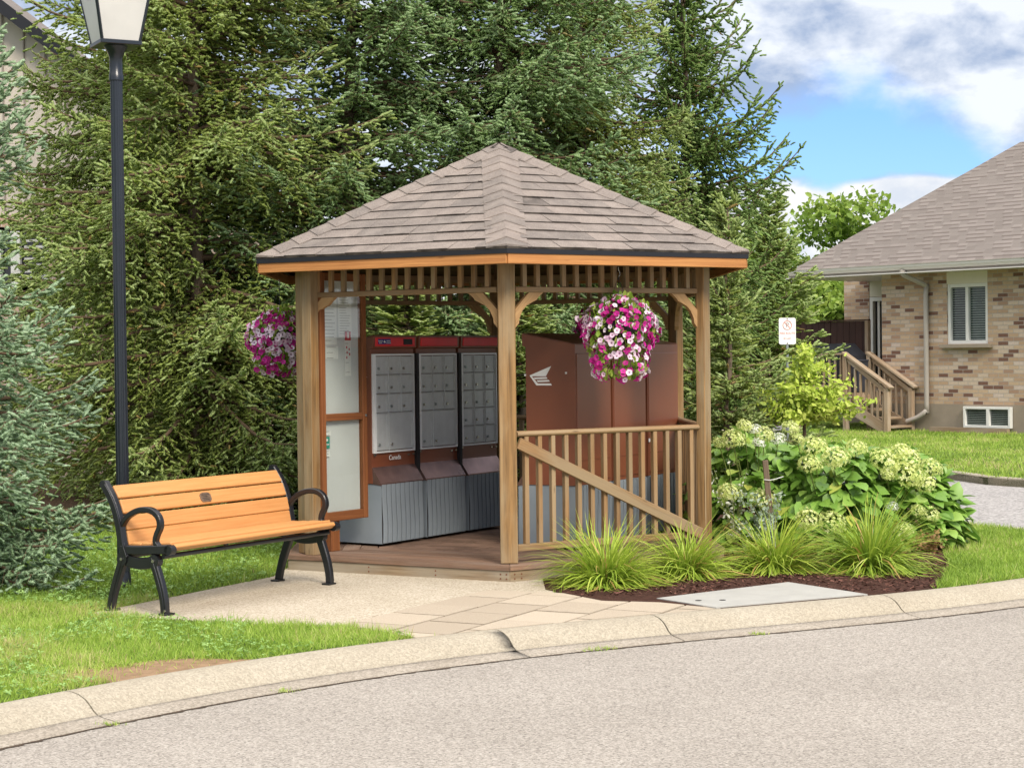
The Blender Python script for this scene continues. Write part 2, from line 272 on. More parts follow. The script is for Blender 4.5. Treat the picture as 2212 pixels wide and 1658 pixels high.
# ---------------------------------------------------------------- mesh builder
class MB:
    def __init__(s): s.v=[]; s.f=[]; s.r=[]; s.sm=[]; s.cur=random.random()
    def piece(s): s.cur=random.random()
    def add(s,vs,fs,smooth=False):
        o=len(s.v); s.v+= [tuple(p) for p in vs]
        for f in fs: s.f.append(tuple(i+o for i in f)); s.r.append(s.cur); s.sm.append(smooth)
    def box(s,c,size,rot=None,bev=0.0):
        s.piece(); x,y,z=(d/2 for d in size); b=min(bev,x*.9,y*.9,z*.9)
        vs=[(sx*x,sy*y,sz*z) for sz in (-1,1) for sy in (-1,1) for sx in (-1,1)]
        if b>0:   # chamfer all edges: 24 verts
            vs=[];fs=[]
            idx={}
            for sx in (-1,1):
                for sy in (-1,1):
                    for sz in (-1,1):
                        for a in range(3):
                            p=[sx*x,sy*y,sz*z]
                            for k in range(3):
                                if k!=a: p[k]-=(sx,sy,sz)[k]*b
                            idx[(sx,sy,sz,a)]=len(vs); vs.append(tuple(p))
            for a in range(3):
                o=[k for k in range(3) if k!=a]
                for sg in (-1,1):
                    q=[]
                    for u,v_ in ((-1,-1),(1,-1),(1,1),(-1,1)):
                        k=[0,0,0]; k[a]=sg; k[o[0]]=u; k[o[1]]=v_; q.append(idx[(k[0],k[1],k[2],a)])
                    fs.append(q)
            for a in range(3):
                o=[k for k in range(3) if k!=a]
                for u in (-1,1):
                    for v_ in (-1,1):
                        k1=[0,0,0];k1[a]=-1;k1[o[0]]=u;k1[o[1]]=v_; k2=list(k1);k2[a]=1
                        fs.append((idx[(*k1,o[0])],idx[(*k2,o[0])],idx[(*k2,o[1])],idx[(*k1,o[1])]))
            for sx in (-1,1):
                for sy in (-1,1):
                    for sz in (-1,1): fs.append(tuple(idx[(sx,sy,sz,a)] for a in range(3)))
        else: fs=[(0,2,3,1),(4,5,7,6),(0,1,5,4),(2,6,7,3),(0,4,6,2),(1,3,7,5)]
        c=Vector(c); rot=rot or Matrix.Identity(3)
        s.add([c+rot@Vector(p) for p in vs],fs); return s
    def beam(s,p0,p1,wd,ht,upv=(0,0,1),bev=0.0,roll=0):
        p0,p1=Vector(p0),Vector(p1); d=p1-p0; L=d.length; x=d/L; z=Vector(upv); 
        if abs(x.dot(z))>.98: z=Vector((0,1,0))
        y=z.cross(x).normalized(); z=x.cross(y)
        if roll: q=Matrix.Rotation(roll,3,x); y=q@y; z=q@z
        return s.box((p0+p1)/2,(L,wd,ht),Matrix((x,y,z)).transposed(),bev)
    def prism(s,poly,h,org=(0,0,0),ax=None,ay=None,smooth=False):
        "2D polygon in plane (ax,ay) extruded by h along ax x ay, centred"
        s.piece(); org=Vector(org); ax=Vector(ax or (1,0,0)); ay=Vector(ay or (0,1,0)); n=ax.cross(ay).normalized(); k=len(poly)
        vs=[org+ax*a+ay*b-n*h/2 for a,b in poly]+[org+ax*a+ay*b+n*h/2 for a,b in poly]
        s.add(vs,[tuple(range(k))[::-1],tuple(range(k,2*k))]); o=len(s.v)-2*k
        for i in range(k): j=(i+1)%k; s.f.append((o+i,o+j,o+k+j,o+k+i)); s.r.append(s.cur); s.sm.append(smooth)
        return s
    def slab(s,poly,z0,z1):
        return s.prism([(p[0],p[1]) for p in poly],z1-z0,(0,0,(z0+z1)/2))
    def poly(s,pts): s.piece(); s.add(pts,[tuple(range(len(pts)))]); return s
    def tube(s,pts,r,n=8,cap=True,flat=None):
        "round tube; r number or list; flat=(a,b) scales the section"
        s.piece(); pts=[Vector(p) for p in pts]; k=len(pts); rs=[r]*k if isinstance(r,(int,float)) else r
        vs=[]; pv=None
        for i,p in enumerate(pts):
            d=(pts[min(i+1,k-1)]-pts[max(i-1,0)]).normalized()
            a=(Vector((0,0,1)) if abs(d.z)<.9 else Vector((1,0,0))) if pv is None else pv
            x=(a-d*a.dot(d)).normalized(); pv=x; y=d.cross(x)
            for j in range(n):
                t=2*math.pi*j/n; fa,fb=flat or (1,1); vs.append(p+x*math.cos(t)*rs[i]*fa+y*math.sin(t)*rs[i]*fb)
        fs=[(i*n+j,i*n+(j+1)%n,(i+1)*n+(j+1)%n,(i+1)*n+j) for i in range(k-1) for j in range(n)]
        s.add(vs,fs,True)
        if cap: s.add(vs[:n],[tuple(range(n))[::-1]]); s.add(vs[-n:],[tuple(range(n))])
        return s
    def lathe(s,prof,c=(0,0,0),n=16,smooth=True):
        s.piece(); c=Vector(c); vs=[c+Vector((r*math.cos(2*math.pi*j/n),r*math.sin(2*math.pi*j/n),z)) for r,z in prof for j in range(n)]
        fs=[(i*n+j,i*n+(j+1)%n,(i+1)*n+(j+1)%n,(i+1)*n+j) for i in range(len(prof)-1) for j in range(n)]
        s.add(vs,fs,smooth); s.add(vs[:n],[tuple(range(n))[::-1]]); s.add(vs[-n:],[tuple(range(n))]); return s
    def bar(s,pts,wd,th,xdir=(1,0,0)):
        "rectangular section swept along a planar curve; wd along xdir, th across"
        s.piece(); X=Vector(xdir).normalized(); pts=[Vector(p) for p in pts]; k=len(pts); ths=[th]*k if isinstance(th,(int,float)) else th; vs=[]
        for i,p in enumerate(pts):
            d=(pts[min(i+1,k-1)]-pts[max(i-1,0)]).normalized(); n=X.cross(d).normalized(); t=ths[i]/2; h=wd/2; b=.3*min(t,h)
            vs+=[p+X*(h-b)+n*t,p+X*h+n*(t-b),p+X*h-n*(t-b),p+X*(h-b)-n*t,p-X*(h-b)-n*t,p-X*h-n*(t-b),p-X*h+n*(t-b),p-X*(h-b)+n*t]
        fs=[(i*8+j,(i+1)*8+j,(i+1)*8+(j+1)%8,i*8+(j+1)%8) for i in range(k-1) for j in range(8)]
        fs+=[tuple(range(8)),tuple(range((k-1)*8,k*8))[::-1]]; s.add(vs,fs,False); return s
    def build(s,name,mat,parent=None,uv='auto'):
        me=bpy.data.meshes.new(name); me.from_pydata(s.v,[],s.f); me.materials.append(mat)
        me.polygons.foreach_set('use_smooth',s.sm)
        a=me.attributes.new('rnd','FLOAT','FACE'); a.data.foreach_set('value',s.r)
        ul=me.uv_layers.new(name='UVMap'); buf=[]
        V=s.v
        for f,r in zip(s.f,s.r):
            ps=[Vector(V[i]) for i in f]; n=Vector((0,0,0))
            for i in range(len(ps)): n+=(ps[i]-ps[0]).cross(ps[(i+1)%len(ps)]-ps[0])
            n=n.normalized() if n.length>1e-12 else Vector((0,0,1))
            if uv=='wall':
                u=Vector((0,0,1)).cross(n); u=u.normalized() if u.length>.05 else Vector((1,0,0)); o=0
            else:
                e=max(((ps[(i+1)%len(ps)]-ps[i]) for i in range(len(ps))),key=lambda q:q.length); u=e.normalized() if e.length>0 else Vector((1,0,0)); o=r*37
                if u.x+u.y*.7+u.z*.4<0: u=-u
            v_=n.cross(u)
            for p in ps: buf+=[p.dot(u)+o,p.dot(v_)+o]
        ul.data.foreach_set('uv',buf)
        o=bpy.data.objects.new(name,me); COL.objects.link(o)
        if parent: o.parent=parent
        return o
def tag(o,label=None,cat=None,group=None,kind=None):
    if label: o['label']=label
    if cat: o['category']=cat
    if group: o['group']=group
    if kind: o['kind']=kind
    return o
def thing(name,label,cat,loc=(0,0,0),rz=0,group=None):
    o=bpy.data.objects.new(name,None); COL.objects.link(o); o.location=loc; o.rotation_euler=(0,0,rz); o.empty_display_size=.1
    return tag(o,label,cat,group)
def struct(name,mb,mat,uv='auto',kind='structure'): return tag(mb.build(name,mat,None,uv),kind=kind)
def copy_tree(o,parent=None):
    c=o.copy(); COL.objects.link(c)
    if parent: c.parent=parent
    for ch in list(o.children): copy_tree(ch,c)
    return c
# numpy meshes: templates of triangles scattered with a frame and a scale each
def np_mesh(name,V,F,rnd,mat,parent=None,rad=None,smooth=False):
    me=bpy.data.meshes.new(name); me.vertices.add(len(V)); me.vertices.foreach_set('co',np.ascontiguousarray(V,dtype=np.float32).ravel())
    k=F.shape[1]; me.loops.add(len(F)*k); me.loops.foreach_set('vertex_index',np.ascontiguousarray(F,dtype=np.int32).ravel())
    me.polygons.add(len(F)); me.polygons.foreach_set('loop_start',np.arange(0,len(F)*k,k,dtype=np.int32))
    me.update(calc_edges=True); me.materials.append(mat)
    a=me.attributes.new('rnd','FLOAT','POINT'); a.data.foreach_set('value',np.ascontiguousarray(rnd,dtype=np.float32))
    if rad is not None: a=me.attributes.new('rad','FLOAT','POINT'); a.data.foreach_set('value',np.ascontiguousarray(rad,dtype=np.float32))
    if smooth: me.polygons.foreach_set('use_smooth',np.ones(len(F),dtype=bool))
    o=bpy.data.objects.new(name,me); COL.objects.link(o)
    if parent: o.parent=parent
    return o
def unit(a): return a/np.maximum(np.linalg.norm(a,axis=-1,keepdims=True),1e-9)
def frames(d,upv=None,spin=None):
    "rotation matrices whose columns are x,y,z with z along d and y near upv"
    d=unit(d); N=len(d); u=np.tile(np.array([0,0,1.0]),(N,1)) if upv is None else upv
    bad=np.abs((d*unit(u)).sum(1))>.97; u=np.where(bad[:,None],np.array([1.0,.1,0]),u)
    x=unit(np.cross(u,d)); y=np.cross(d,x)
    if spin is not None: c,s_=np.cos(spin)[:,None],np.sin(spin)[:,None]; x,y=x*c+y*s_,-x*s_+y*c
    return np.stack([x,y,d],axis=2)
def scatter(TV,TF,P,Rm,S,rnd,jit=0.0):
    N=len(P); n=len(TV); S=np.asarray(S,dtype=float); S=S[:,None] if S.ndim==1 else S
    if S.shape[1]==1: S=np.repeat(S,3,1)
    V=np.einsum('nij,nkj->nki',Rm,TV[None]*S[:,None,:])+P[:,None,:]
    F=(TF[None]+(np.arange(N)*n)[:,None,None]).reshape(-1,TF.shape[1])
    r=np.repeat(rnd,n); 
    if jit: r=r+rng.normal(0,jit,len(r))
    return V.reshape(-1,3),F,np.clip(r,0,1)
def cat(parts):
    V=[];F=[];r=[];o=0
    for a,b,c in parts: V.append(a);F.append(b+o);r.append(c);o+=len(a)
    return np.concatenate(V),np.concatenate(F),np.concatenate(r)
def clip_poly(poly,conv):
    out=list(poly); k=len(conv)
    ar=sum(conv[i][0]*conv[(i+1)%k][1]-conv[(i+1)%k][0]*conv[i][1] for i in range(k)); sg=1 if ar>0 else -1
    for i in range(k):
        a,b=conv[i],conv[(i+1)%k]; sd_=lambda p:sg*((b[0]-a[0])*(p[1]-a[1])-(b[1]-a[1])*(p[0]-a[0])); res=[]
        for j in range(len(out)):
            p,q=out[j],out[(j+1)%len(out)]; sp_,sq=sd_(p),sd_(q)
            if sp_>=0: res.append(p)
            if (sp_>=0)!=(sq>=0): t=sp_/(sp_-sq); res.append((p[0]+(q[0]-p[0])*t,p[1]+(q[1]-p[1])*t))
        out=res
        if len(out)<3: return []
    return out
def smooth_path(pts,n=6):
    pts=[Vector(p) for p in pts]; P=[pts[0]*2-pts[1]]+pts+[pts[-1]*2-pts[-2]]; out=[]
    for i in range(1,len(P)-2):
        for k in range(n):
            t=k/n; a,b,c,d=P[i-1],P[i],P[i+1],P[i+2]
            out.append(.5*((2*b)+(c-a)*t+(2*a-5*b+4*c-d)*t*t+(3*b-a-3*c+d)*t**3))
    return out+[pts[-1]]
def inpoly(X,Y,poly):
    ins=np.zeros(len(X),bool); k=len(poly)
    for i in range(k):
        x1,y1=poly[i][0],poly[i][1]; x2,y2=poly[(i+1)%k][0],poly[(i+1)%k][1]
        c=((y1>Y)!=(y2>Y))&(X<(x2-x1)*(Y-y1)/(y2-y1+1e-12)+x1); ins^=c
    return ins
def text(mbparent,s,size,loc,rot3,mat,name='lettering',depth=.0008,align='CENTER',sx=1.0):
    cu=bpy.data.curves.new(name,'FONT'); cu.body=s; cu.size=size; cu.align_x=align; cu.align_y='CENTER'; cu.extrude=depth
    t=bpy.data.objects.new('tmp_text',cu); COL.objects.link(t); dg=bpy.context.evaluated_depsgraph_get()
    me=bpy.data.meshes.new_from_object(t.evaluated_get(dg)); bpy.data.objects.remove(t); bpy.data.curves.remove(cu)
    me.materials.clear(); me.materials.append(mat); me.name=name
    o=bpy.data.objects.new(name,me); COL.objects.link(o); o.parent=mbparent
    o.matrix_local=Matrix.Translation(loc)@rot3.to_4x4()@Matrix.Diagonal((sx,1,1,1)); return o
# ================================================================ GROUND
def hull(pts):
    pts=sorted(set((round(p[0],4),round(p[1],4)) for p in pts)); 
    def half(ps):
        h=[]
        for p in ps:
            while len(h)>1 and (h[-1][0]-h[-2][0])*(p[1]-h[-2][1])-(h[-1][1]-h[-2][1])*(p[0]-h[-2][0])<=0: h.pop()
            h.append(p)
        return h
    a=half(pts); b=half(pts[::-1]); return a[:-1]+b[:-1]
kb=[G(*p) for p in [(0,1522),(130,1499),(300,1467),(500,1431),(700,1402),(900,1379),(1060,1364),(1250,1349),(1400,1333),(1550,1314),(1720,1301),(1900,1286),(2050,1270),(2211,1251)]]
kc=np.polyfit([p.x for p in kb],[p.y for p in kb],3); kf_=lambda x:float(np.polyval(kc,x)); ka,kz=kb[0].x,kb[-1].x
sa=(kf_(ka+.1)-kf_(ka))/.1; sz=(kf_(kz)-kf_(kz-.1))/.1
kpath=[Vector((x,kf_(ka)+(x-ka)*(sa+.012*(ka-x)),0)) for x in (-22,-18,-14,-11,-9,-7.5,-6,-5,-4.2,-3.6,-3.1,-2.8)]
kpath+=[Vector((x,kf_(x),0)) for x in np.linspace(ka,kz,64)]
kpath+=[Vector((kz+x,kf_(kz)+x*max(sz-.02*x,.02),0)) for x in (.2,.5,1,1.6,2.3,3,4,6,9,14,20)]
def on_kerb(x,y):
    g=G(x,y); return Vector((g.x,kf_(g.x)+.004,0))
KX=[p.x for p in kpath]; KY=[p.y for p in kpath]
near=[(5.45,15.35),(G(2211,1146).x,G(2211,1146).y),(G(2050,1130).x,G(2050,1130).y),(3.75,20),(3.45,25),(3.6,34),(4.7,42),(6.2,52)]
near_path=smooth_path([(a,b,0) for a,b in [(30,14.7),(12,14.4),(7.5,14.5)]+near],5)
far=[(30,17.5),(12,18.6),(8.6,20.6),(G(2211,1036).x,G(2211,1036).y),(G(2060,1021).x,G(2060,1021).y),(5.2,28),(5.3,34),(6.3,41),(7.6,48),(8,52)]
far_path=smooth_path([(a,b,0) for a,b in far],5)
mb=MB(); mb.poly([(-400,-200,-.17),(400,-200,-.17),(400,900,-.17),(-400,900,-.17)]); struct('ground',mb,M['ground'])
mb=MB(); mb.poly([(-60,-30,-.10),(60,-30,-.10),(60,22,-.10),(-60,22,-.10)]); struct('road',mb,M['road'])
polyA=[(p.x,p.y) for p in kpath]+[(p.x,p.y) for p in near_path]+[(6.2,90),(-90,90),(-90,kpath[0].y)]
mb=MB(); mb.slab(polyA,-.165,0); struct('lawn',mb,M['lawn'])
polyB=[(p.x,p.y) for p in far_path]+[(8,90),(90,90),(90,17.5)]
mb=MB(); mb.slab(polyB,-.165,0); tag(mb.build('far_lawn',M['lawn']),kind='structure')
lanep=[(p.x,p.y,-.094) for p in near_path[3:]]+[(p.x,p.y,-.094) for p in far_path[::-1]]
mb=MB(); mb.poly(lanep); struct('lane',mb,M['lane'])
def sweep_kerb(path,prof,side,gaps=(),gap=.012):
    mb=MB(); n=len(path); seg=[]; cur=[]
    # insert joints
    pts=[]
    for i,p in enumerate(path): pts.append((p,False))
    for g in gaps:
        j=min(range(n-1),key=lambda i:((path[i]+path[i+1])/2-g).length); 
        a,b=path[j],path[j+1]; t=max(.05,min(.95,(g-a).dot(b-a)/(b-a).length_squared)); q=a+(b-a)*t
        k=[i for i,(p,f) in enumerate(pts) if p is path[j]][0]; pts.insert(k+1,(q,True))
    nrm=[]
    P=[p for p,_ in pts]
    for i in range(len(P)):
        d=(P[min(i+1,len(P)-1)]-P[max(i-1,0)]); d.z=0; d.normalize(); nrm.append(Vector((d.y,-d.x,0))*side)
    prev=[]; rows=[]
    def ring(i,shift=0):
        d=Vector((-nrm[i].y,nrm[i].x,0))*side
        return [P[i]+nrm[i]*o+Vector((0,0,z))+d*shift for o,z in prof]
    chains=[[ring(0)]]
    for i in range(1,len(P)):
        if pts[i][1]: chains[-1].append(ring(i,-gap/2)); chains.append([ring(i,gap/2)])
        else: chains[-1].append(ring(i))
    m_=len(prof)
    for ch in chains:
        mb.piece(); vs=[v for r in ch for v in r]
        fs=[(a*m_+b,a*m_+b+1,(a+1)*m_+b+1,(a+1)*m_+b) for a in range(len(ch)-1) for b in range(m_-1)]
        mb.add(vs,fs,True)
        for r in (ch[0],ch[-1]): mb.add(r,[tuple(range(m_))])
    return mb
kp=[(0,-.16),(0,.004),(.02,.014),(.07,.016),(.13,.008),(.18,-.010),(.215,-.034),(.245,-.060),(.275,-.076),(.278,-.13)]
kg=[(.279,-.13),(.279,-.0765),(.31,-.083),(.43,-.094),(.435,-.13)]
joints=[on_kerb(*p) for p in [(130,1499),(1060,1364),(1400,1333),(1893,1287),(2190,1253)]]
struct('kerb',sweep_kerb(kpath,kp,1,joints,.010),M['kerb'])
tag(sweep_kerb(kpath,kg,1,joints,.010).build('gutter_apron',M['gutterc']),kind='structure')
mb=MB()   # dark dirt-filled seam between gutter and asphalt
for i in range(len(kpath)-1):
    a,b=kpath[i],kpath[i+1]; d=(b-a); L=d.length; d.normalize(); n=Vector((d.y,-d.x,0))
    k=max(1,int(L/.09))
    for j in range(k):
        if a.x<-8 or a.x>8: continue
        p=a+d*(j*L/k)+n*.43; q=a+d*((j+1)*L/k)+n*.43; w0=random.uniform(.012,.035)
        mb.piece(); mb.add([p+Vector((0,0,-.0965)),q+Vector((0,0,-.0965)),q+n*w0+Vector((0,0,-.0965)),p+n*random.uniform(.008,.03)+Vector((0,0,-.0965))],[(0,1,2,3)])
tag(mb.build('gutter_seam',M['soil' if 0 else 'joint']),kind='structure')
kf=[(0,-.16),(0,.006),(.05,.02),(.16,.012),(.24,-.03),(.34,-.07),(.46,-.085),(.46,-.13)]
tag(sweep_kerb(far_path,kf,1).build('far_kerb',M['kerb']),kind='structure')
tag(sweep_kerb(near_path,kf,-1 if 0 else 1).build('lane_kerb',M['kerb']),kind='structure')
# shade litter under the spruces
mb=MB(); q=[]
for i in range(40):
    t=i/40*2*math.pi; rr=1+.12*math.sin(3*t+1)+.08*math.sin(7*t); q.append((-3.2+6.6*rr*math.cos(t),21.0+3.7*rr*math.sin(t)))
mb.slab(q,-.05,.006); struct('needle_litter_ground',mb,M['shadeground'])
# aggregate pad
pad=[G(190,1328),G(330,1338),G(560,1350),G(758,1354),G(1048,1281),G(1120,1284),G(1195,1281),G(1215,1262)]
pad=[(p.x,p.y) for p in pad]+[(.3,14.4),(-1.2,14.9)]+[(G(632,1222).x,G(632,1222).y),(G(590,1247).x,G(590,1247).y)]
mb=MB(); mb.slab(pad,-.06,.010); struct('concrete_pad',mb,M['aggregate'])
# paver path
pv=[G(1052,1277),G(735,1351)]+[on_kerb(x,y) for x,y in ((897,1385),(1000,1370),(1100,1362),(1200,1353),(1300,1344),(1400,1334),(1500,1322),(1555,1315))]+[G(1428,1300),G(1195,1282)]
pv=[(p.x,p.y) for p in pv]
mb=MB(); mb.slab(pv,-.05,.004); struct('paver_bed',mb,M['joint'])
o0=G(1057,1272); o0=Vector((o0.x,o0.y)); ux=Vector((-.465,-.885)).normalized(); uy=Vector((.885,-.465)).normalized()
mb=MB(); T=.40; TW=.44
for i in range(-6,14):
    for j in range(-3,14):
        x0=i*TW+(.5*TW if j%2 else 0); y0=j*T; g=.010
        q=[o0+ux*(x0+a)+uy*(y0+b) for a,b in ((g,g),(TW-g,g),(TW-g,T-g),(g,T-g))]
        c=clip_poly(pv,[(p.x,p.y) for p in q])
        if len(c)>2: h=.012+random.uniform(-.002,.002); mb.piece(); mb.slab(c,-.03,h)
tag(mb.build('paver_path',M['paver']),kind='structure')
# smooth slab beside the kerb
sl_=[G(1418,1297),G(1702,1262),on_kerb(1874,1289),on_kerb(1545,1316)]
mb=MB(); mb.slab([(p.x,p.y) for p in sl_],-.04,.020); tag(mb.build('utility_slab',M['concrete']),'pale grey smooth concrete slab with two lifting holes by the kerb','concrete slab')
us=bpy.data.objects['utility_slab']
mb=MB(); 
for p in [(1508,1296),(1560,1295)]:
    g=G(*p,.0205); mb.lathe([(.0,.0),(.022,.0),(.022,.0015)],g,10)
mb.build('lifting_hole',M['mdark'],us)
# mulch bed
mbp=[G(1178,1276),G(1300,1300),G(1425,1304),on_kerb(1555,1316),on_kerb(1700,1302),on_kerb(1880,1290),on_kerb(1960,1284),on_kerb(2020,1275),G(2050,1230),G(2035,1180),G(2060,1120),G(1990,1060),G(1700,1040),G(1480,1060)]
mulch_poly=[(p.x,p.y) for p in mbp]+[(.6,15.2),(.2,13.6)]
mb=MB(); mb.slab(mulch_poly,-.05,.014); struct('mulch_bed',mb,M['mulch'])
# bark chips
tv=np.array([(-.5,-.5,0),(.5,-.35,0),(.45,.5,.0),(-.4,.4,0),(0,0,.35)]); tf=np.array([(0,1,4),(1,2,4),(2,3,4),(3,0,4)])
N=14000; X=rng.uniform(.3,4.6,N); Y=rng.uniform(12.2,17.5,N); k=inpoly(X,Y,mulch_poly)&~inpoly(X,Y,[(p.x,p.y) for p in sl_]); X,Y=X[k],Y[k]; N=len(X)
d=rng.normal(0,1,(N,3)); d[:,2]*=.25; d[:,2]+=.0; up_=np.tile([0,0,1.0],(N,1))+rng.normal(0,.35,(N,3))
x=unit(np.cross(up_,unit(d))); y=unit(d); z=np.cross(x,y); Rm=np.stack([x,y,unit(z)],axis=2)
S=np.stack([rng.uniform(.006,.014,N),rng.uniform(.012,.045,N),rng.uniform(.006,.016,N)],1)
V,F,r=scatter(tv,tf,np.stack([X,Y,rng.uniform(.014,.028,N)],1),Rm,S,rng.uniform(0,1,N)); tag(np_mesh('bark_mulch',V,F,r,M['chip']),kind='stuff')
# bare soil patch in the front grass
soilc=[G(360,1452),G(440,1436),G(290,1462)]; soilr=(.24,.20,.20)
mb=MB()
for k,(c,rd) in enumerate(zip(soilc,soilr)):
    mb.slab([(c.x+2.0*rd*(1+.12*math.sin(3*a))*math.cos(a),max(kf_(c.x+2.0*rd*(1+.12*math.sin(3*a))*math.cos(a))+.006,c.y+.95*rd*(1+.12*math.sin(4*a))*math.sin(a))) for a in [i*.2244 for i in range(28)]],-.03,.005+.001*k)
struct('bare_soil',mb,M['soil'])
# ================================================================ GAZEBO
GC=Vector((-.085,15.0,0)); PHI=R_(1.6); GR=1.80; DZ=.125
gz=thing('gazebo','hexagonal wooden gazebo with brown shingled roof sheltering the mailboxes','gazebo',GC,PHI)
def hv(k,r,z=0): a=R_(-90+60*k); return Vector((r*math.cos(a),r*math.sin(a),z))
# deck
deck_r=1.97; mb=MB(); hexd=[tuple(hv(k,deck_r)[:2]) for k in range(6)]
ring_in=[tuple(hv(k,1.40)[:2]) for k in range(6)]
for k in range(6):      # boards parallel to each side
    a0,a1=hv(k,deck_r),hv(k+1,deck_r); b0,b1=Vector((0,0,0)),Vector((0,0,0)); nb=5; wdt=.138
    ap=deck_r*.866
    for i in range(nb):
        s0=(ap-i*wdt)/ap; s1=(ap-(i+1)*wdt+.006)/ap
        q=[a0*s0,a1*s0,a1*s1,a0*s1]; e=(a1-a0).normalized()*.002
        q=[q[0]+e,q[1]-e,q[2]-e,q[3]+e]; mb.piece(); mb.slab([(p.x,p.y) for p in q],DZ-.034,DZ+random.uniform(-.0015,.0015))
mb.build('deck_board',M['deck'],gz)
mb=MB(); ri=(deck_r*.866-5*.138)/.866; hexi=[tuple(hv(k,ri-.004)[:2]) for k in range(6)]
mb.slab(hexi,.02,DZ-.012); mb.build('paver_base',M['joint'],gz)
mb=MB()
for i in range(-14,14):
    for j in range(-9,9):
        x0=i*.105; y0=j*.205+(.1 if i%2 else 0); 
        q=[(x0,y0),(x0+.1,y0),(x0+.1,y0+.2),(x0,y0+.2)]; c=math.cos(R_(60)); s_=math.sin(R_(60)); q=[(a*c-b*s_,a*s_+b*c) for a,b in q]
        q=clip_poly(q,hexi)
        if len(q)>2: mb.piece(); mb.slab(q,DZ-.05,DZ-.003+random.uniform(-.002,.002))
mb.build('brick_floor',M['brickpav'],gz)
for k in range(6):
    mb=MB(); a0,a1=hv(k,deck_r-.012),hv(k+1,deck_r-.012); e=(a1-a0).normalized()*.003; n=hv(k+.5,1).normalized()*.02
    mb.beam(a0+e-n+Vector((0,0,.045)),a1-e-n+Vector((0,0,.045)),.04,.088,bev=.003)
    sk=mb.build('deck_skirt',M['skirt'],gz)
    if k in (0,5):   # rust stained nail heads
        m2=MB()
        for t in ((.02,.05,.32,.62) if k==0 else (.38,.68,.96,.985)):
            p=a0+(a1-a0)*t+hv(k+.5,1).normalized()*.001
            for dz in (.03,.062): m2.prism([(.006*math.cos(q*1.05),.006*math.sin(q*1.05)) for q in range(6)],.004,p+Vector((0,0,dz)),(a1-a0).normalized(),(0,0,1))
        m2.build('nail_head',sim('rust_nail%d'%k,(.16,.05,.02),.9),sk)
# posts
for k in range(6):
    mb=MB(); p=hv(k,GR); a=R_(-90+60*k); rm=Matrix.Rotation(a+math.pi/2,3,'Z')
    mb.box(p+Vector((0,0,(DZ+2.40)/2)),(.127,.074,2.40-DZ-.004),rm,.006); mb.build('post',M['post'],gz)
# header beams, frieze, braces, rails
for k in range(6):
    p0,p1=hv(k,GR),hv(k+1,GR); d=(p1-p0).normalized(); n=hv(k+.5,1).normalized(); a,b=p0+d*.066,p1-d*.066; Z=lambda q,z: Vector((q.x,q.y,z))
    fr=thing('frieze_panel',None,None); fr.parent=gz; 
    MB().beam(Z(a,2.345),Z(b,2.345),.045,.06,bev=.003).build('top_rail',M['rail'],fr)
    MB().beam(Z(a,2.13),Z(b,2.13),.05,.04,bev=.004).build('lower_rail',M['rail'],fr)
    for i in range(14):
        q=a+(b-a)*((i+.75)/14.5); MB().beam(Z(q,2.15),Z(q,2.316),.036,.036,d,bev=.003).build('slat',M['rail'],fr)
    prof=[(0,-.26),(.030,-.225),(.036,-.185),(.06,-.135),(.10,-.095),(.15,-.07),(.185,-.055),(.20,-.035),(.245,0),(.12,0),(0,-.125)]
    for s_,q in ((1,a),(-1,b)):
        mb=MB(); pts=prof if s_==1 else prof[::-1]
        mb.prism(pts,.036,Z(q,2.108),d*s_,(0,0,1)); mb.build('corner_brace',M['brace'],gz)
    if k in (0,1,2,3):
        rl=thing('railing',None,None); rl.parent=gz
        mb=MB(); mb.tube([Z(a,1.07),Z(b,1.07)],.03,12,flat=(.75,1.15)); mb.build('handrail',M['rail'],rl)
        MB().beam(Z(a,.235),Z(b,.235),.04,.05,bev=.003).build('bottom_rail',M['rail'],rl)
        nb=14
        for i in range(nb):
            q=a+(b-a)*((i+.72)/(nb+.3)); MB().beam(Z(q,.258),Z(q,1.052),.042,.036,d,bev=.003).build('baluster',M['rail'],rl)
        if k==0:
            mb=MB(); o=n*.036; mb.beam(Z(a+d*.0,1.005)+o,Z(b-d*.0,.24)+o,.030,.085,bev=.004); mb.build('diagonal_brace',M['rail'],rl)
# fascia, drip edge, ceiling
rf=thing('roof',None,None); rf.parent=gz
RR=2.19; FR=RR-.03
for k in range(6):
    a0,a1=hv(k,FR),hv(k+1,FR); MB().beam(a0+Vector((0,0,2.337)),a1+Vector((0,0,2.337)),.03,.074,bev=.003).build('fascia_board',M['fascia'],rf)
mb=MB()
for k in range(6):
    a0,a1=hv(k,RR-.003),hv(k+1,RR-.003); i0,i1=hv(k,FR-.05),hv(k+1,FR-.05)
    mb.piece(); v=[a0+Vector((0,0,2.372)),a1+Vector((0,0,2.372)),a1+Vector((0,0,2.405)),a0+Vector((0,0,2.405)),i0+Vector((0,0,2.378)),i1+Vector((0,0,2.378))]
    mb.add(v,[(0,1,2,3),(0,4,5,1)])
mb.build('drip_edge',M['drip'],rf)
APZ=3.385; EZ=2.409
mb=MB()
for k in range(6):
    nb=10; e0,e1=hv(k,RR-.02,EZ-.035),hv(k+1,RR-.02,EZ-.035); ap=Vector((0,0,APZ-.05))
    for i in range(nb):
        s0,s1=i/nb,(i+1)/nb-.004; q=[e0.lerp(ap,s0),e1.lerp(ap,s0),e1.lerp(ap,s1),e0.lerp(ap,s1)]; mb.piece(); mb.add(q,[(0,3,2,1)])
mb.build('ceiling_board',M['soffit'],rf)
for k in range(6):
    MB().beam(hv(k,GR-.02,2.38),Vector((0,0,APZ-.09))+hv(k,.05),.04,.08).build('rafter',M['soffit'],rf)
mb=MB(); n_c=13
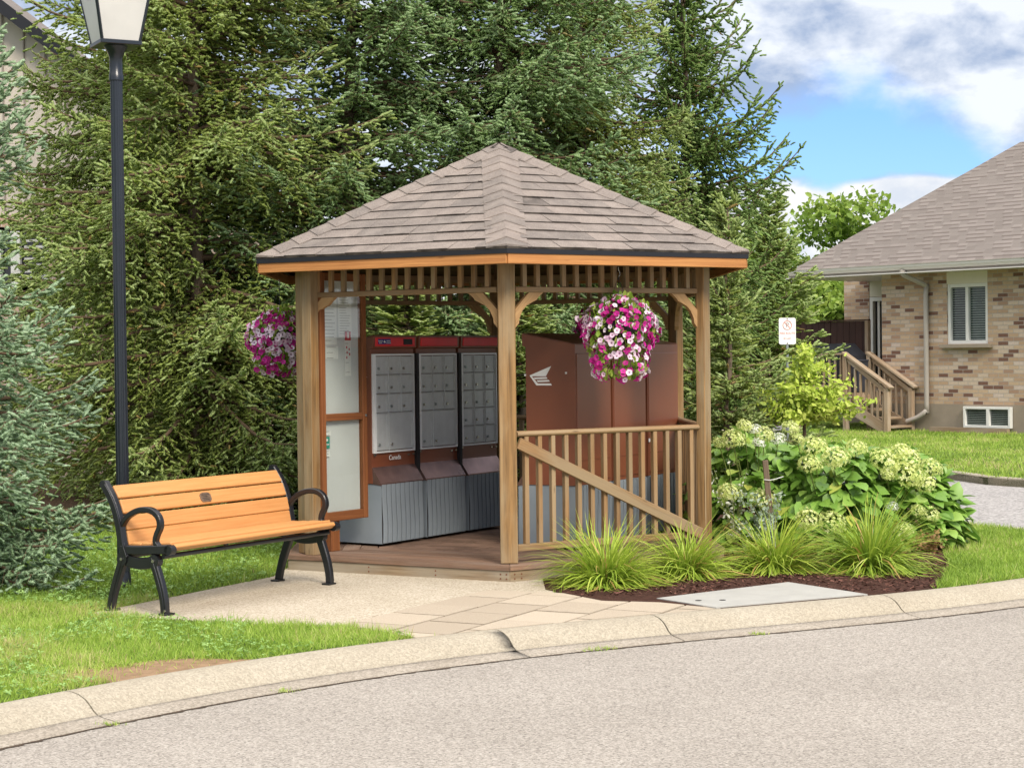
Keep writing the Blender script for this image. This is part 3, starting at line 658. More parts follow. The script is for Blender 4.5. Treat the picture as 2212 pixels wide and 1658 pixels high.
for k in range(6):
    e0,e1=hv(k,RR,EZ),hv(k+1,RR,EZ); mid=(e0+e1)/2; ap=Vector((0,0,APZ)); ud=(e1-e0).normalized(); sd_=(ap-mid); L=sd_.length; sd_.normalize(); nn=ud.cross(sd_).normalized(); HW=(e1-e0).length/2
    cw=L/n_c
    for c in range(n_c):
        v0=c*cw-(.012 if c else 0); v1=min(L,(c+1)*cw+.02); h0=HW*(1-max(v0,0)/L); h1=HW*(1-v1/L); off=random.uniform(0,.3); x=-HW-off; tw=.29
        wob=.005
        while x<HW:
            w_=tw*random.uniform(.75,1.15); xa,xb=x+.002,x+w_-.002; x+=w_
            q=[(max(-h0,min(h0,xa)),v0),(max(-h0,min(h0,xb)),v0),(max(-h1,min(h1,xb)),v1),(max(-h1,min(h1,xa)),v1)]
            if q[1][0]-q[0][0]<.004: continue
            th=.013+random.choice((0,0,.005)); t=[mid+ud*a+sd_*b+nn*(th if i<2 else .002) for i,(a,b) in enumerate(q)]
            u_=[mid+ud*a+sd_*b+nn*(-.004) for a,b in q]
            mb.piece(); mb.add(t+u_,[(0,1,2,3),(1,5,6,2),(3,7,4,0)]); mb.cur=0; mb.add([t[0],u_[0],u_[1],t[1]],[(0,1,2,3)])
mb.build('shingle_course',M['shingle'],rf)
mb=MB()
for k in range(6):
    e=hv(k,RR+.01,EZ+.004); ap=Vector((0,0,APZ+.012)); L=(ap-e).length; dd=(ap-e).normalized(); n_=14; cw=L/n_
    t=Vector((-dd.y,dd.x,0)).normalized(); t=Vector((0,0,1)).cross(dd).normalized(); nn=dd.cross(t); 
    if nn.z<0: nn=-nn
    # each cap is folded over the hip: wings drop along the two roof planes
    nl=hv(k+.5,1); 
    def planeZ(p,kk):   # height of roof plane kk at xy
        n2=hv(kk+.5,1).normalized(); return EZ+(APZ-EZ)*(1-(p.x*n2.x+p.y*n2.y)/(RR*.866))
    for i in range(n_):
        s0=i*cw-.01; s1=(i+1)*cw+.015; lift=.026
        ww=.150 if i<n_-1 else .11
        vs=[]
        for s,lf in ((s0,lift),(s1,lift-.011)):
            c=e+dd*max(s,.012); 
            for sg in (-1,1):
                q=c+t*sg*ww
                if i==0 and lf==lift: q=hv(k,RR+.01)+((hv(k+1,1)-hv(k,1)) if (c+t*sg-c).dot(hv(k+1,1)-hv(k,1))>0 else (hv(k-1,1)-hv(k,1))).normalized()*ww*1.15
                kk=k if (q-c).dot(hv(k+1,1)-hv(k,1))>0 else k-1
                q.z=planeZ(q,kk)+lf-.006; vs.append(q)
            c2=c.copy(); c2.z=c.z+lf-.004; vs.append(c2)
        mb.piece(); low=[v-Vector((0,0,.012)) for v in (vs[0],vs[2],vs[1])]
        mb.add(vs+low,[(0,2,5,3),(2,1,4,5),(0,6,7,2),(2,7,8,1),(0,3,6),(1,8,4)])
mb.build('hip_cap',M['shingle'],rf)
# ================================================================ COMMUNITY MAILBOXES
UW=.62; UD=.54
def make_mailbox(kind,label,loc,rz,group,joint=0):
    t=thing('community_mailbox',label,'mailbox',loc,rz,group); W=UW-.035; x0,x1=-W/2,W/2
    mb=MB(); mb.prism([(.0,.02),(.0,.50),(UD-.005,.50),(UD-.005,.02)],W-.015,(0,0,0),(0,1,0),(0,0,1))
    pl=mb.build('plinth',M['mgrey'],t)
    for face in (0,1):
        mb=MB(); nr=9; MB().box((0,-.001 if face==0 else UD-.004,.26),(W-.03,.004,.47)).build('groove_backing',M['mdark'],pl)
        for i in range(nr):
            x=x0+.015+(i+.5)*(W-.03)/nr
            if face==0:
                pts=[(x+.007*math.sin(z*11),-.006,z) for z in (.025,.1,.18,.26,.34,.42,.495)]; mb.bar(pts,(W-.03)/nr-.012,.012)
            else:
                pts=[(x+.007*math.sin(z*11),UD-.000,z) for z in (.025,.18,.26,.34,.42,.495)]; mb.bar(pts,(W-.03)/nr-.012,.010)
        mb.build('ribbed_panel',M['mgrey'],pl)
    mb=MB(); mb.prism([(.075,.502),(.085,.66),(.085,1.585),(.055,1.595),(.050,1.69),(UD-.01,1.600),(UD-.01,.502)],W,(0,0,0),(0,1,0),(0,0,1))
    body=mb.build('cabinet',M['mbrown'],t)
    mb=MB(); mb.prism([(-.005,.49),(-.005,.505),(.085,.635),(.095,.63),(.085,.50)],W-.004,(0,0,0),(0,1,0),(0,0,1)); mb.build('parcel_tray',M['mtray'],t)
    if joint: mb=MB(); mb.box((joint*UW/2,.28,.80),(.032,.46,1.50)); mb.build('dark_joint',M['mdark'],t)
    if kind=='back': 
        mb=MB(); mb.box((0,UD-.008,1.03),(W-.03,.008,1.00),None,.003); mb.build('back_panel',M['mbrown'],t)
        mb=MB(); mb.box((0,UD-.006,.70),(W-.06,.012,.012)); mb.build('seam_strip',M['mbrown'],t)
    mb=MB(); mb.box((0,.052,1.643),(W-.05,.012,.072),None,.004); hd=mb.build('header_panel',M['mred'],t)
    # locker bank
    mb=MB(); bx0,bx1,bz0,bz1=x0+.012,x1-.012,.745,1.545; yf=.078
    for a,b,c,d in ((bx0,bx0+.035,bz0,bz1),(bx1-.014,bx1,bz0,bz1),(bx0+.035,bx1-.014,bz0,bz0+.014),(bx0+.035,bx1-.014,bz1-.014,bz1)): mb.box(((a+b)/2,yf,(c+d)/2),(b-a,.024,d-c))
    if kind!='back': bank=mb.build('locker_frame',M['mframe'],t)
    ix0,ix1=bx0+.037,bx1-.016; iz0,iz1=bz0+.016,bz1-.016; cw=(ix1-ix0)/3
    rows=5 if kind=='five' else 4
    if kind=='five': hts=[(iz1-iz0)/5]*5
    else: h=(iz1-iz0)*.2; hts=[h]*3+[(iz1-iz0)-3*h]
    z=iz1
    if kind!='back':
        for ri,h in enumerate(hts):
            cells=[(0,1),(1,2),(2,3)] if (ri<3 or kind=='five') else [(0,1),(1,3)]
            for c0,c1 in cells:
                a=ix0+c0*cw+.003; b=ix0+c1*cw-.003
                mb=MB(); mb.box(((a+b)/2,.074,z-h/2),(b-a,.012,h-.008),None,.003)
                for g in range(4):
                    mb.box((b-.014-g*.007,.0675,z-h/2),(.0022,.002,h-.03))
                mb.box((b+.001,.068,z-h/2),(.004,.010,h-.004))
                if ri: mb.box(((a+b)/2,.068,z-.0015),(b-a,.012,.004))
                dr=mb.build('locker_door',M['mdoor'],bank)
                lk=MB(); lz=z-h+.05; lx=a+.028
                ring=[(.0115*math.cos(q*.785),.0115*math.sin(q*.785)) for q in range(8)]
                lk.prism(ring,.012,(lx,.064,lz),(1,0,0),(0,0,1)); lk.box((lx,.057,lz),(.003,.004,.010)); lk.build('lock',M['steel' if (c0+ri)%3 else 'galv'],dr)
            z-=h
    for x,zz in ((x0+.03,.73),(x1-.10,.715),(x1-.03,.715)): MB().box((x,.072,zz),(.022,.01,.012)).build('latch',M['steel'],t)
    mb=MB(); mb.box((0,.29,1.650),(W+.002,.48,.004),Matrix.Rotation(-math.atan2(.09,.48),3,'X')); mb.build('top_cover',M['mbrown'],t)
    return t
def wing_logo(parent,x,y0,z0,sx,dirn,w=.2):
    "white winged arrow decal on a side panel; dirn=+1 points towards -y (the doors)"
    P=[[(330,1113),(551,1032),(497,1120),(338,1120)],[(372,1131),(503,1128),(513,1143),(384,1146)],[(404,1156),(525,1153),(536,1168),(415,1171)],[(334,1118),(400,1201),(556,1201),(548,1184),(414,1184),(352,1118)]]
    k=w/225; mb=MB()
    for q in P:
        pts=[((a-330)*k,-(b-1115)*k) for a,b in q]
        mb.prism(pts if 1 else pts,.003,(x,y0,z0),(0,1,0),(0,0,1))
    return mb.build('winged_arrow_logo',M['white'],parent)
A1=R_(57); R1=Vector((-1.075,14.46,DZ)); 
d1=Vector((math.cos(A1),math.sin(A1),0))
labels1=['brown mailbox unit with blue logo strip, nearest the notice board','middle grey door mailbox unit between two others in the left row','mailbox unit with five rows of small doors, partly behind the front post']
row1=[]
for i in range(3):
    c=R1+d1*(UW*(i+.5)); t=make_mailbox('five' if i==2 else 'four',labels1[i],c,A1,'community mailboxes inside the gazebo',1 if i<2 else 0); row1.append(t)
wing_logo(row1[0],-UW/2+.0155,.12,1.36,-1,1)
mb=MB(); mb.box((-UW/2+.0155,.30,.665),(.003,.035,.03)); mb.box((-UW/2+.0155,.35,.665),(.003,.02,.02)); mb.build('small_sticker',M['white'],row1[0])
# header of the first unit: blue bilingual strip and dark window, country wordmark under the doors
t=row1[0]; W=UW-.035; Rf=Matrix.Rotation(math.pi/2,3,'X')
mb=MB(); mb.box((-.155,.0445,1.645),(.165,.003,.042)); bl=mb.build('blue_logo_strip',M['blue'],t)
mb=MB(); mb.prism([(-.013,0),(.004,.013),(.000,.002),(.013,.002),(.010,-.010),(-.004,-.010)],.003,(-.155,.0425,1.645),(1,0,0),(0,0,1)); mb.build('wing_emblem',M['white'],bl)
text(bl,'CANADA\nPOST',.015,Vector((-.208,.0425,1.641)),Rf,M['paper']); text(bl,'POSTES\nCANADA',.015,Vector((-.102,.0425,1.641)),Rf,M['paper'])
mb=MB(); mb.box((.165,.0445,1.643),(.12,.004,.046)); mb.build('header_window',M['mdark'],t)
text(t,'Canada',.055,Vector((.0,.068,.70)),Rf,M['white'],'country_wordmark')
A2=R_(239); x2=Vector((math.cos(A2),math.sin(A2),0)); y2=Vector((-math.sin(A2),math.cos(A2),0))
corner=Vector((.50,14.02,DZ))   # back corner nearest the camera : local (+W/2, .465)
labels2=['brown mailbox unit with white winged arrow on its side, behind the railing','middle brown mailbox unit seen from behind its plain back','farthest brown mailbox unit seen from behind at the right end']
for i in range(3):
    c=corner-y2*UD-x2*(UW-.0175-UW/2+UW*i); t=make_mailbox('back',labels2[i],c,A2,'community mailboxes inside the gazebo',-1 if i<2 else 0)
    if i==0:
        wing_logo(t,UW/2-.0155,.12,1.36,1,1); mb=MB()
        mb.box((UW/2-.015,.08,1.365),(.003,.016,.016)); mb.box((UW/2-.015,.45,1.38),(.003,.016,.016)); mb.build('small_sticker',M['white'],t)
    else:
        mb=MB(); mb.box((UW/2-.02,.543,1.39 if i==2 else .80),(.022,.005,.03)); mb.box((UW/2-.02,.543,.80),(.018,.006,.028)); mb.build('small_sticker',M['white'],t)
# ================================================================ NOTICE BOARD
na=Vector((-1.50,13.98,0)); nb_=Vector((-1.185,14.42,0)); nd=(nb_-na); NW=nd.length; na_=math.atan2(nd.y,nd.x)
nbt=thing('notice_board','tall brown framed notice board with papers behind glass inside the entrance','notice board',na+Vector((0,0,DZ)),na_)
def nbp(name,mat,boxes,par=None,bev=.003):
    mb=MB()
    for c,s in boxes: mb.box(c,s,None,bev)
    return mb.build(name,mat,par or nbt)
z0,z1=.245,2.18; stw=.05
nbp('frame_stile',M['board'],[((stw/2,0,(z0+z1)/2),(stw,.07,z1-z0))]); nbp('frame_stile',M['board'],[((NW-stw/2,0,(z0+z1)/2),(stw,.07,z1-z0))])
for zz,h in ((z0+.035,.07),(1.055,.055),(z1-.03,.06)): nbp('frame_rail',M['board'],[((NW/2,0,zz),(NW-2*stw-.002,.066,h))])
nbp('backing_panel',M['backing'],[((NW/2,.016,(z0+z1)/2),(NW-2*stw,.012,z1-z0-.12))],bev=0)
nbp('support_post',M['post'],[((-.05,.03,1.13),(.09,.09,2.26))]); nbp('support_post',M['board'],[((NW*.42,.075,1.05),(.10,.07,2.1))])
nbp('display_glass',M['glass'],[((NW/2,-.020,(z0+z1)/2),(NW-2*stw,.004,z1-z0-.10))],bev=0)
nbp('lock',M['steel'],[((NW-.02,-.04,1.06),(.02,.012,.02))])
ys=.006
def paper(x,z,w_,h,mat='paper',lines=0,fmt=None):
    o=nbp('posted_paper',M[mat],[((x,ys,z),(w_,.002,h))],bev=0)
    if lines:
        mb=MB()
        for i in range(lines):
            ww=w_*random.uniform(.45,.8); mb.box((x-(w_*.8-ww)/2,ys-.002,z+h*.42-i*h*.84/max(lines-1,1)),(ww,.001,.0035))
        mb.build('printed_lines',M['ink'],o)
    return o
paper(.15,1.83,.16,.42,lines=14); paper(.33,1.86,.16,.36,'paper',16); paper(.17,1.56,.15,.10,lines=3)
paper(.36,1.555,.075,.36,'paper',5); o=nbp('red_notice',M['pred'],[((.36,ys-.003,1.69),(.07,.002,.07))],bev=0)
mb=MB(); mb.box((.36,ys-.006,1.69),(.012,.001,.035)); mb.box((.36,ys-.006,1.715),(.018,.001,.012)); mb.build('pictogram',M['paper'],o)
mb=MB()
for dx,dz in ((-.015,1.60),(.015,1.585),(-.01,1.56),(.02,1.545),(-.015,1.52)): mb.box((.36+dx,ys-.003,dz),(.012,.001,.018))
mb.build('red_marks',M['pred'],o)
o=nbp('teal_notice',M['pgreen'],[((.09,ys-.003,.86),(.075,.002,.09))],bev=0); mb=MB(); mb.box((.09,ys-.006,.88),(.03,.001,.02)); mb.box((.10,ys-.006,.845),(.035,.001,.008)); mb.build('printed_lines',M['paper'],o)
paper(.10,.93,.09,.035,lines=2); paper(.10,.77,.06,.05,lines=3)
# ================================================================ HANGING BASKETS
def petunia_template():
    vs=[(0,0,0)]; rad=[0]; fs=[]
    n=10
    for i in range(n):
        t=2*math.pi*i/n; r=.5*(1.0 if i%2==0 else .93); vs.append((r*math.cos(t)*.45,r*math.sin(t)*.45,.10)); rad.append(.45)
    for i in range(n):
        t=2*math.pi*i/n; r=.5*(1.0 if i%2==0 else .86); vs.append((r*math.cos(t),r*math.sin(t),.13+.05*(i%2))); rad.append(1)
    for i in range(n):
        j=(i+1)%n; fs.append((0,1+i,1+j)); fs.append((1+i,11+i,11+j)); fs.append((1+i,11+j,1+j))
    return np.array(vs),np.array(fs),np.array(rad)
PT,PF,PRAD=petunia_template()
LT=np.array([(0,0,0),(.28,.35,.06),(.22,.75,.05),(0,1,-.06),(-.22,.75,.05),(-.28,.35,.06),(0,.5,-.03)]); LF=np.array([(0,1,6),(1,2,6),(2,3,6),(3,4,6),(4,5,6),(5,0,6)])
def basket(label,top,prof,hook,seed,n=760,frac=.5):
    r_=np.random.default_rng(seed)
    t=thing('hanging_basket',label,'hanging basket',top,r_.uniform(0,6),'flower baskets hung under the gazebo roof')
    H=hook.z-top.z
    mb=MB(); mb.tube([(0,0,H),(0,0,H-.02),(.012,0,H-.035),(.012,0,H-.06),(0,0,H-.07)],.003,6); mb.build('hook',M['steel'],t)
    mb=MB()
    for k in range(3): a=k*2.094; mb.tube([(0,0,H-.07),(.14*math.cos(a),.14*math.sin(a),-.10)],.002,5)
    mb.build('hanger_wire',M['black'],t)
    mb=MB(); mb.lathe([(.05,-.26),(.10,-.24),(.145,-.16),(.155,-.09),(.15,-.09)],n=16); mb.build('pot',M['mdark'],t)
    zs=[p[0] for p in prof]; rs=[p[1] for p in prof]
    def surf(N,inset):
        z=r_.uniform(zs[-1],zs[0],N); R0=np.interp(-z,[-a for a in zs],rs); th=r_.uniform(0,2*np.pi,N)
        R=R0*(1+.12*np.sin(2*th+z*7+seed)+.09*np.sin(5*th-z*19)+.05*np.sin(11*th+z*30))*(1-inset*r_.uniform(0,1,N)**1.5)
        P=np.stack([R*np.cos(th),R*np.sin(th),z],1)
        drd=np.interp(-z+.02,[-a for a in zs],rs)-np.interp(-z-.02,[-a for a in zs],rs)
        Nn=unit(np.stack([np.cos(th),np.sin(th),drd/.04*.8+.15],1)); return P,Nn,th
    P,Nn,th=surf(n,.10)
    d=Nn+r_.normal(0,.38,P.shape)
    band=np.sin(th*2+P[:,2]*14+seed)*.5+r_.normal(0,.55,n); col=np.where(band>0,r_.uniform(.52,1,n),r_.uniform(.05,.45,n))
    fade=np.where(P[:,2]<zs[0]-.62*(zs[0]-zs[-1]),r_.uniform(0,1,n)<.5,True); P,d,col=P[fade],d[fade],col[fade]; n=len(P)
    V,F,r=scatter(PT,PF,P,frames(d,spin=r_.uniform(0,6,n)),r_.uniform(.040,.058,n),col)
    tag(np_mesh('petunia_bloom',V,F,r,M['petal'],t,rad=np.tile(PRAD,n)),kind='stuff')
    m=720; P,Nn,th=surf(m,.35); P[:,:2]*=.94; d=Nn*.8+r_.normal(0,.5,P.shape)+[0,0,-.3]
    V,F,r=scatter(LT,LF,P,frames(np.cross(d,r_.normal(0,1,P.shape)))@np.eye(3),r_.uniform(.035,.065,m),r_.uniform(0,1,m)); np_mesh('petunia_foliage',V,F,r,M['pleaf'],t)
    return t
pr=[(.10,.02),(.08,.09),(.02,.18),(-.06,.245),(-.16,.265),(-.26,.25),(-.34,.235),(-.42,.235),(-.50,.22),(-.54,.14)]
bp=A(1336,668,13.62); basket('magenta and white petunia basket hanging in front of the railing',bp,pr,Vector((bp.x,bp.y,2.30)),3)
bp=A(604,690,15.05); basket('petunia basket hanging outside the left post of the gazebo',bp,[(a*.85,b*.93) for a,b in pr],Vector((bp.x,bp.y,2.30)),5)
bp=A(1284,678,16.55); basket('shaded petunia basket on the far side of the gazebo',bp,[(a*.8,b*.75) for a,b in pr],Vector((bp.x,bp.y,2.30)),9,300)
# ================================================================ BENCH
fl,frr=G(367,1329,.01),G(722,1262,.01); bd=(frr-fl); BL=bd.length; ba=math.atan2(bd.y,bd.x)
bmid=(fl+frr)/2; bn=Vector((-math.sin(ba),math.cos(ba),0)); bc=bmid+bn*.25; bc.z=.011
be=thing('park_bench','park bench with orange tan slats and black cast arms on the pad','bench',bc,ba)
XE=BL/2
upr=[(.115,.36),(.145,.43),(.16,.50),(.175,.58),(.205,.67),(.245,.75),(.300,.825)]     # back support line (y,z)
for sx in (-1,1):
    x=sx*XE; fm=thing('cast_frame',None,None); fm.parent=be
    cv=smooth_path([(x,y,z) for y,z in upr],4)
    mb=MB(); mb.bar(cv,.045,.060); mb.bar([p+Vector((sx*.006,-.022,0)) for p in cv],.052,.012); mb.tube([(x-.022,.30,.825),(x+.022,.30,.825)],.028,12); mb.build('back_upright',M['black'],fm)
    mb=MB(); mb.bar(smooth_path([(x,.15,.405),(x,.0,.408),(x,-.16,.418),(x,-.255,.425)],4),.05,.06)
    mb.bar(smooth_path([(x,.16,.36),(x,.09,.332),(x,.0,.322),(x,-.09,.332),(x,-.16,.36)],4),.03,.075)
    mb.tube([(x-.025,-.262,.420),(x+.025,-.262,.420)],.032,14); mb.build('seat_bracket',M['black'],fm)
    arm=smooth_path([(x,.165,.545),(x,.10,.62),(x,.0,.665),(x,-.10,.668),(x,-.165,.63),(x,-.18,.57),(x,-.15,.51),(x,-.14,.465),(x,-.165,.435)],5)
    ths=[.030+.010*abs(math.sin(i*.09)) for i in range(len(arm))]
    mb=MB(); mb.bar(arm,.042,ths); mb.build('armrest',M['black'],fm)
    for pts,yy in (([(x,-.115,.36),(x,-.150,.27),(x,-.185,.17),(x,-.205,.08),(x,-.210,.0)],-.135),([(x,.135,.36),(x,.175,.27),(x,.215,.17),(x,.245,.08),(x,.262,.0)],.14)):
        cv=smooth_path(pts,4); mb=MB(); mb.bar(cv,.042,[.062-.010*i/len(cv) for i in range(len(cv))]); mb.bar([p+Vector((sx*.012,0,0)) for p in cv],.030,.022)
        mb.tube([(x-.024,yy,.345),(x+.024,yy,.345)],.042,14); mb.box((x-sx*.012,pts[-1][1],.006),(.085,.07,.012),None,.002)
        lg=mb.build('leg',M['black'],fm)
        m2=MB(); m2.tube([(x+sx*.022,yy,.345),(x+sx*.031,yy,.345)],.011,10); m2.tube([(x+sx*.018,pts[-1][1]-.015,.03),(x+sx*.024,pts[-1][1]-.015,.03)],.008,8); m2.build('bolt',M['steel'],lg)
def slat(name,y,z,w_,th,tilt,L=None,rnd=0):
    L=L or 2*XE-.05; mb=MB(); mb.box((0,y,z),(L,w_,th),Matrix.Rotation(tilt,3,'X'),.006); return mb.build(name,M['slat'],be)
# back slats follow the upright curve
sl2=[]
for i in range(4):
    s=.14+i*.235; cvs=smooth_path([(0,y,z) for y,z in upr[1:]],8); k=min(int(s*(len(cvs)-1)),len(cvs)-2); k2=min(k+3,len(cvs)-1); 
    p=cvs[k]; dv=(cvs[k2]-cvs[max(k-3,0)]).normalized(); tl=math.atan2(dv.z,dv.y)
    nrm=Vector((0,-math.sin(tl),math.cos(tl))); p=p+nrm*.022
    sl2.append((slat('back_slat',p.y,p.z,.096,.026,tl),p,tl))
for i,(y,z,tl) in enumerate([(-.262,.432,R_(-38)),(-.205,.452,R_(-6)),(-.118,.448,R_(0)),(-.031,.442,R_(2)),(.056,.438,R_(3))]):
    slat('seat_slat',y,z,.080 if i else .05,.026 if i else .03,tl)
mb=MB(); mb.tube([(-XE,-.20,.375),(XE,-.20,.375)],.016,10); mb.tube([(-XE,.10,.365),(XE,.10,.365)],.016,10); mb.build('cross_tube',M['black'],be)
for x in (-XE*.35,XE*.35):
    mb=MB(); mb.bar(smooth_path([(x,-.25,.405),(x,0,.418),(x,.11,.43),(x,.17,.50),(x,.20,.58)],4),.03,.018); mb.build('centre_strap',M['black'],be)
so_,p,tl=sl2[2]; nrm=Vector((0,-math.sin(tl),math.cos(tl)))
mb=MB(); oct_=[(-.055,-.018),(-.055,.018),(-.04,.030),(-.022,.034),(.022,.034),(.04,.030),(.055,.018),(.055,-.018),(.04,-.034),(-.04,-.034)]
mb.prism(oct_,.005,p+nrm*.0155+Vector((-.03,0,0)),(1,0,0),(0,math.cos(tl),math.sin(tl))); pq=mb.build('plaque',M['plaque'],so_)
mb=MB()
for i in range(4): mb.box(p+nrm*.0185+Vector((-.03,0,0))+Vector((0,math.cos(tl),math.sin(tl)))*(.018-i*.012),(.07-.01*(i%2),.003,.0025),Matrix.Rotation(tl,3,'X'))
mb.build('engraved_lines',M['mdark'],pq)
# ================================================================ LAMP POST
lp=G(268,1268); lt=thing('lamp_post','black fluted street lamp with tapered frosted lantern behind the bench','street lamp',lp,R_(28))
mb=MB(); n=16; prof=[(.062,0),(.062,.03),(.052,.05),(.050,.09),(.043,.12),(.040,3.78)]
def flute(r0,r1,z0,z1,n=12):
    vs=[];k=n*4
    for z,r in ((z0,r0),(z1,r1)):
        for i in range(k): rr=r*(1-.07*(i%4 in (1,2))); a=2*math.pi*i/k; vs.append((rr*math.cos(a),rr*math.sin(a),z))
    mb.piece(); mb.add(vs,[(i,(i+1)%k,k+(i+1)%k,k+i) for i in range(k)],False)
flute(.047,.044,.12,3.78); mb.lathe(prof[:5],n=20); mb.build('pole',M['lampblack'],lt)
mb=MB(); mb.lathe([(.052,3.66),(.052,3.70),(.047,3.71),(.046,3.82),(.060,3.86),(.085,3.90),(.085,3.91)],n=20); mb.build('collar',M['lampblack'],lt)
LZ0,LZ1=3.93,4.50; a0,a1=.135,.235
la=MB(); la.box((0,0,LZ0-.012),(2*a0+.03,2*a0+.03,.03),None,.004); la.build('lantern_base',M['lampblack'],lt)
for i in range(4):
    a=R_(45+90*i); q0=Vector((a0*1.414*math.cos(a),a0*1.414*math.sin(a),LZ0)); q1=Vector((a1*1.414*math.cos(a),a1*1.414*math.sin(a),LZ1)); b=R_(135+90*i); r0=Vector((a0*1.414*math.cos(b),a0*1.414*math.sin(b),LZ0)); r1=Vector((a1*1.414*math.cos(b),a1*1.414*math.sin(b),LZ1))
    MB().beam(q0,q1,.022,.022,bev=.003).build('lantern_bar',M['lampblack'],lt)
    mb=MB(); k=.985; mb.add([q0*1,r0*1,r1*1,q1*1],[(0,1,2,3)]); 
    n_=(r0-q0).cross(q1-q0).normalized(); mb.v=[tuple(Vector(v)-n_*.006*(1 if n_.dot(q0)>0 else -1)) for v in mb.v]; 
    vv=[Vector(v) for v in mb.v]; mb.add([v-n_*.004 for v in vv],[(3,2,1,0)]); mb.build('lantern_pane',M['frost'],lt)
mb=MB(); mb.box((0,0,LZ1+.01),(2*a1+.05,2*a1+.05,.03),None,.004); mb.build('lantern_rim',M['lampblack'],lt)
mb=MB(); k=a1*1.414+.03; mb.lathe([(k,LZ1+.03),(k*.55,LZ1+.14),(.05,LZ1+.22),(.05,LZ1+.27),(.02,LZ1+.30),(.03,LZ1+.33),(.0,LZ1+.37)],n=4,smooth=False); 
mb.v=[tuple(Matrix.Rotation(R_(45),3,'Z')@Vector(v)) for v in mb.v]; mb.build('lantern_roof',M['lampblack'],lt)
# ================================================================ SPRUCES
def shoot_template(K,rad,fwd,wd,core):
    vs=[];fs=[]
    for z_,q in ((0,.85),(.45,1.15),(.88,.85)):
        for j in range(3): a=j*2.094+z_*2; vs.append((q*core*math.cos(a),q*core*math.sin(a),z_))
    vs.append((0,0,1.0)); fs+=[(6,7,9),(7,8,9),(8,6,9)]
    for j in range(3): k=(j+1)%3; fs+=[(j,k,3+k),(j,3+k,3+j),(3+j,3+k,6+k),(3+j,6+k,6+j)]
    for i in range(K):
        t=.02+.9*i/K; a=i*2.39996; o=len(vs); ca,sa=math.cos(a),math.sin(a)
        vs+=[(-sa*wd,ca*wd,t),(sa*wd,-ca*wd,t),(ca*rad,sa*rad,t+fwd)]; fs.append((o,o+1,o+2))
    return np.array(vs),np.array(fs)
SH_far=shoot_template(6,.23,.14,.07,.135)
SH_near=shoot_template(34,.20,.09,.030,.135)
CONE=(np.array([(1,0,0),(-.5,.87,0),(-.5,-.87,0),(0,0,1.0)]),np.array([(0,1,3),(1,2,3),(2,0,3)]))
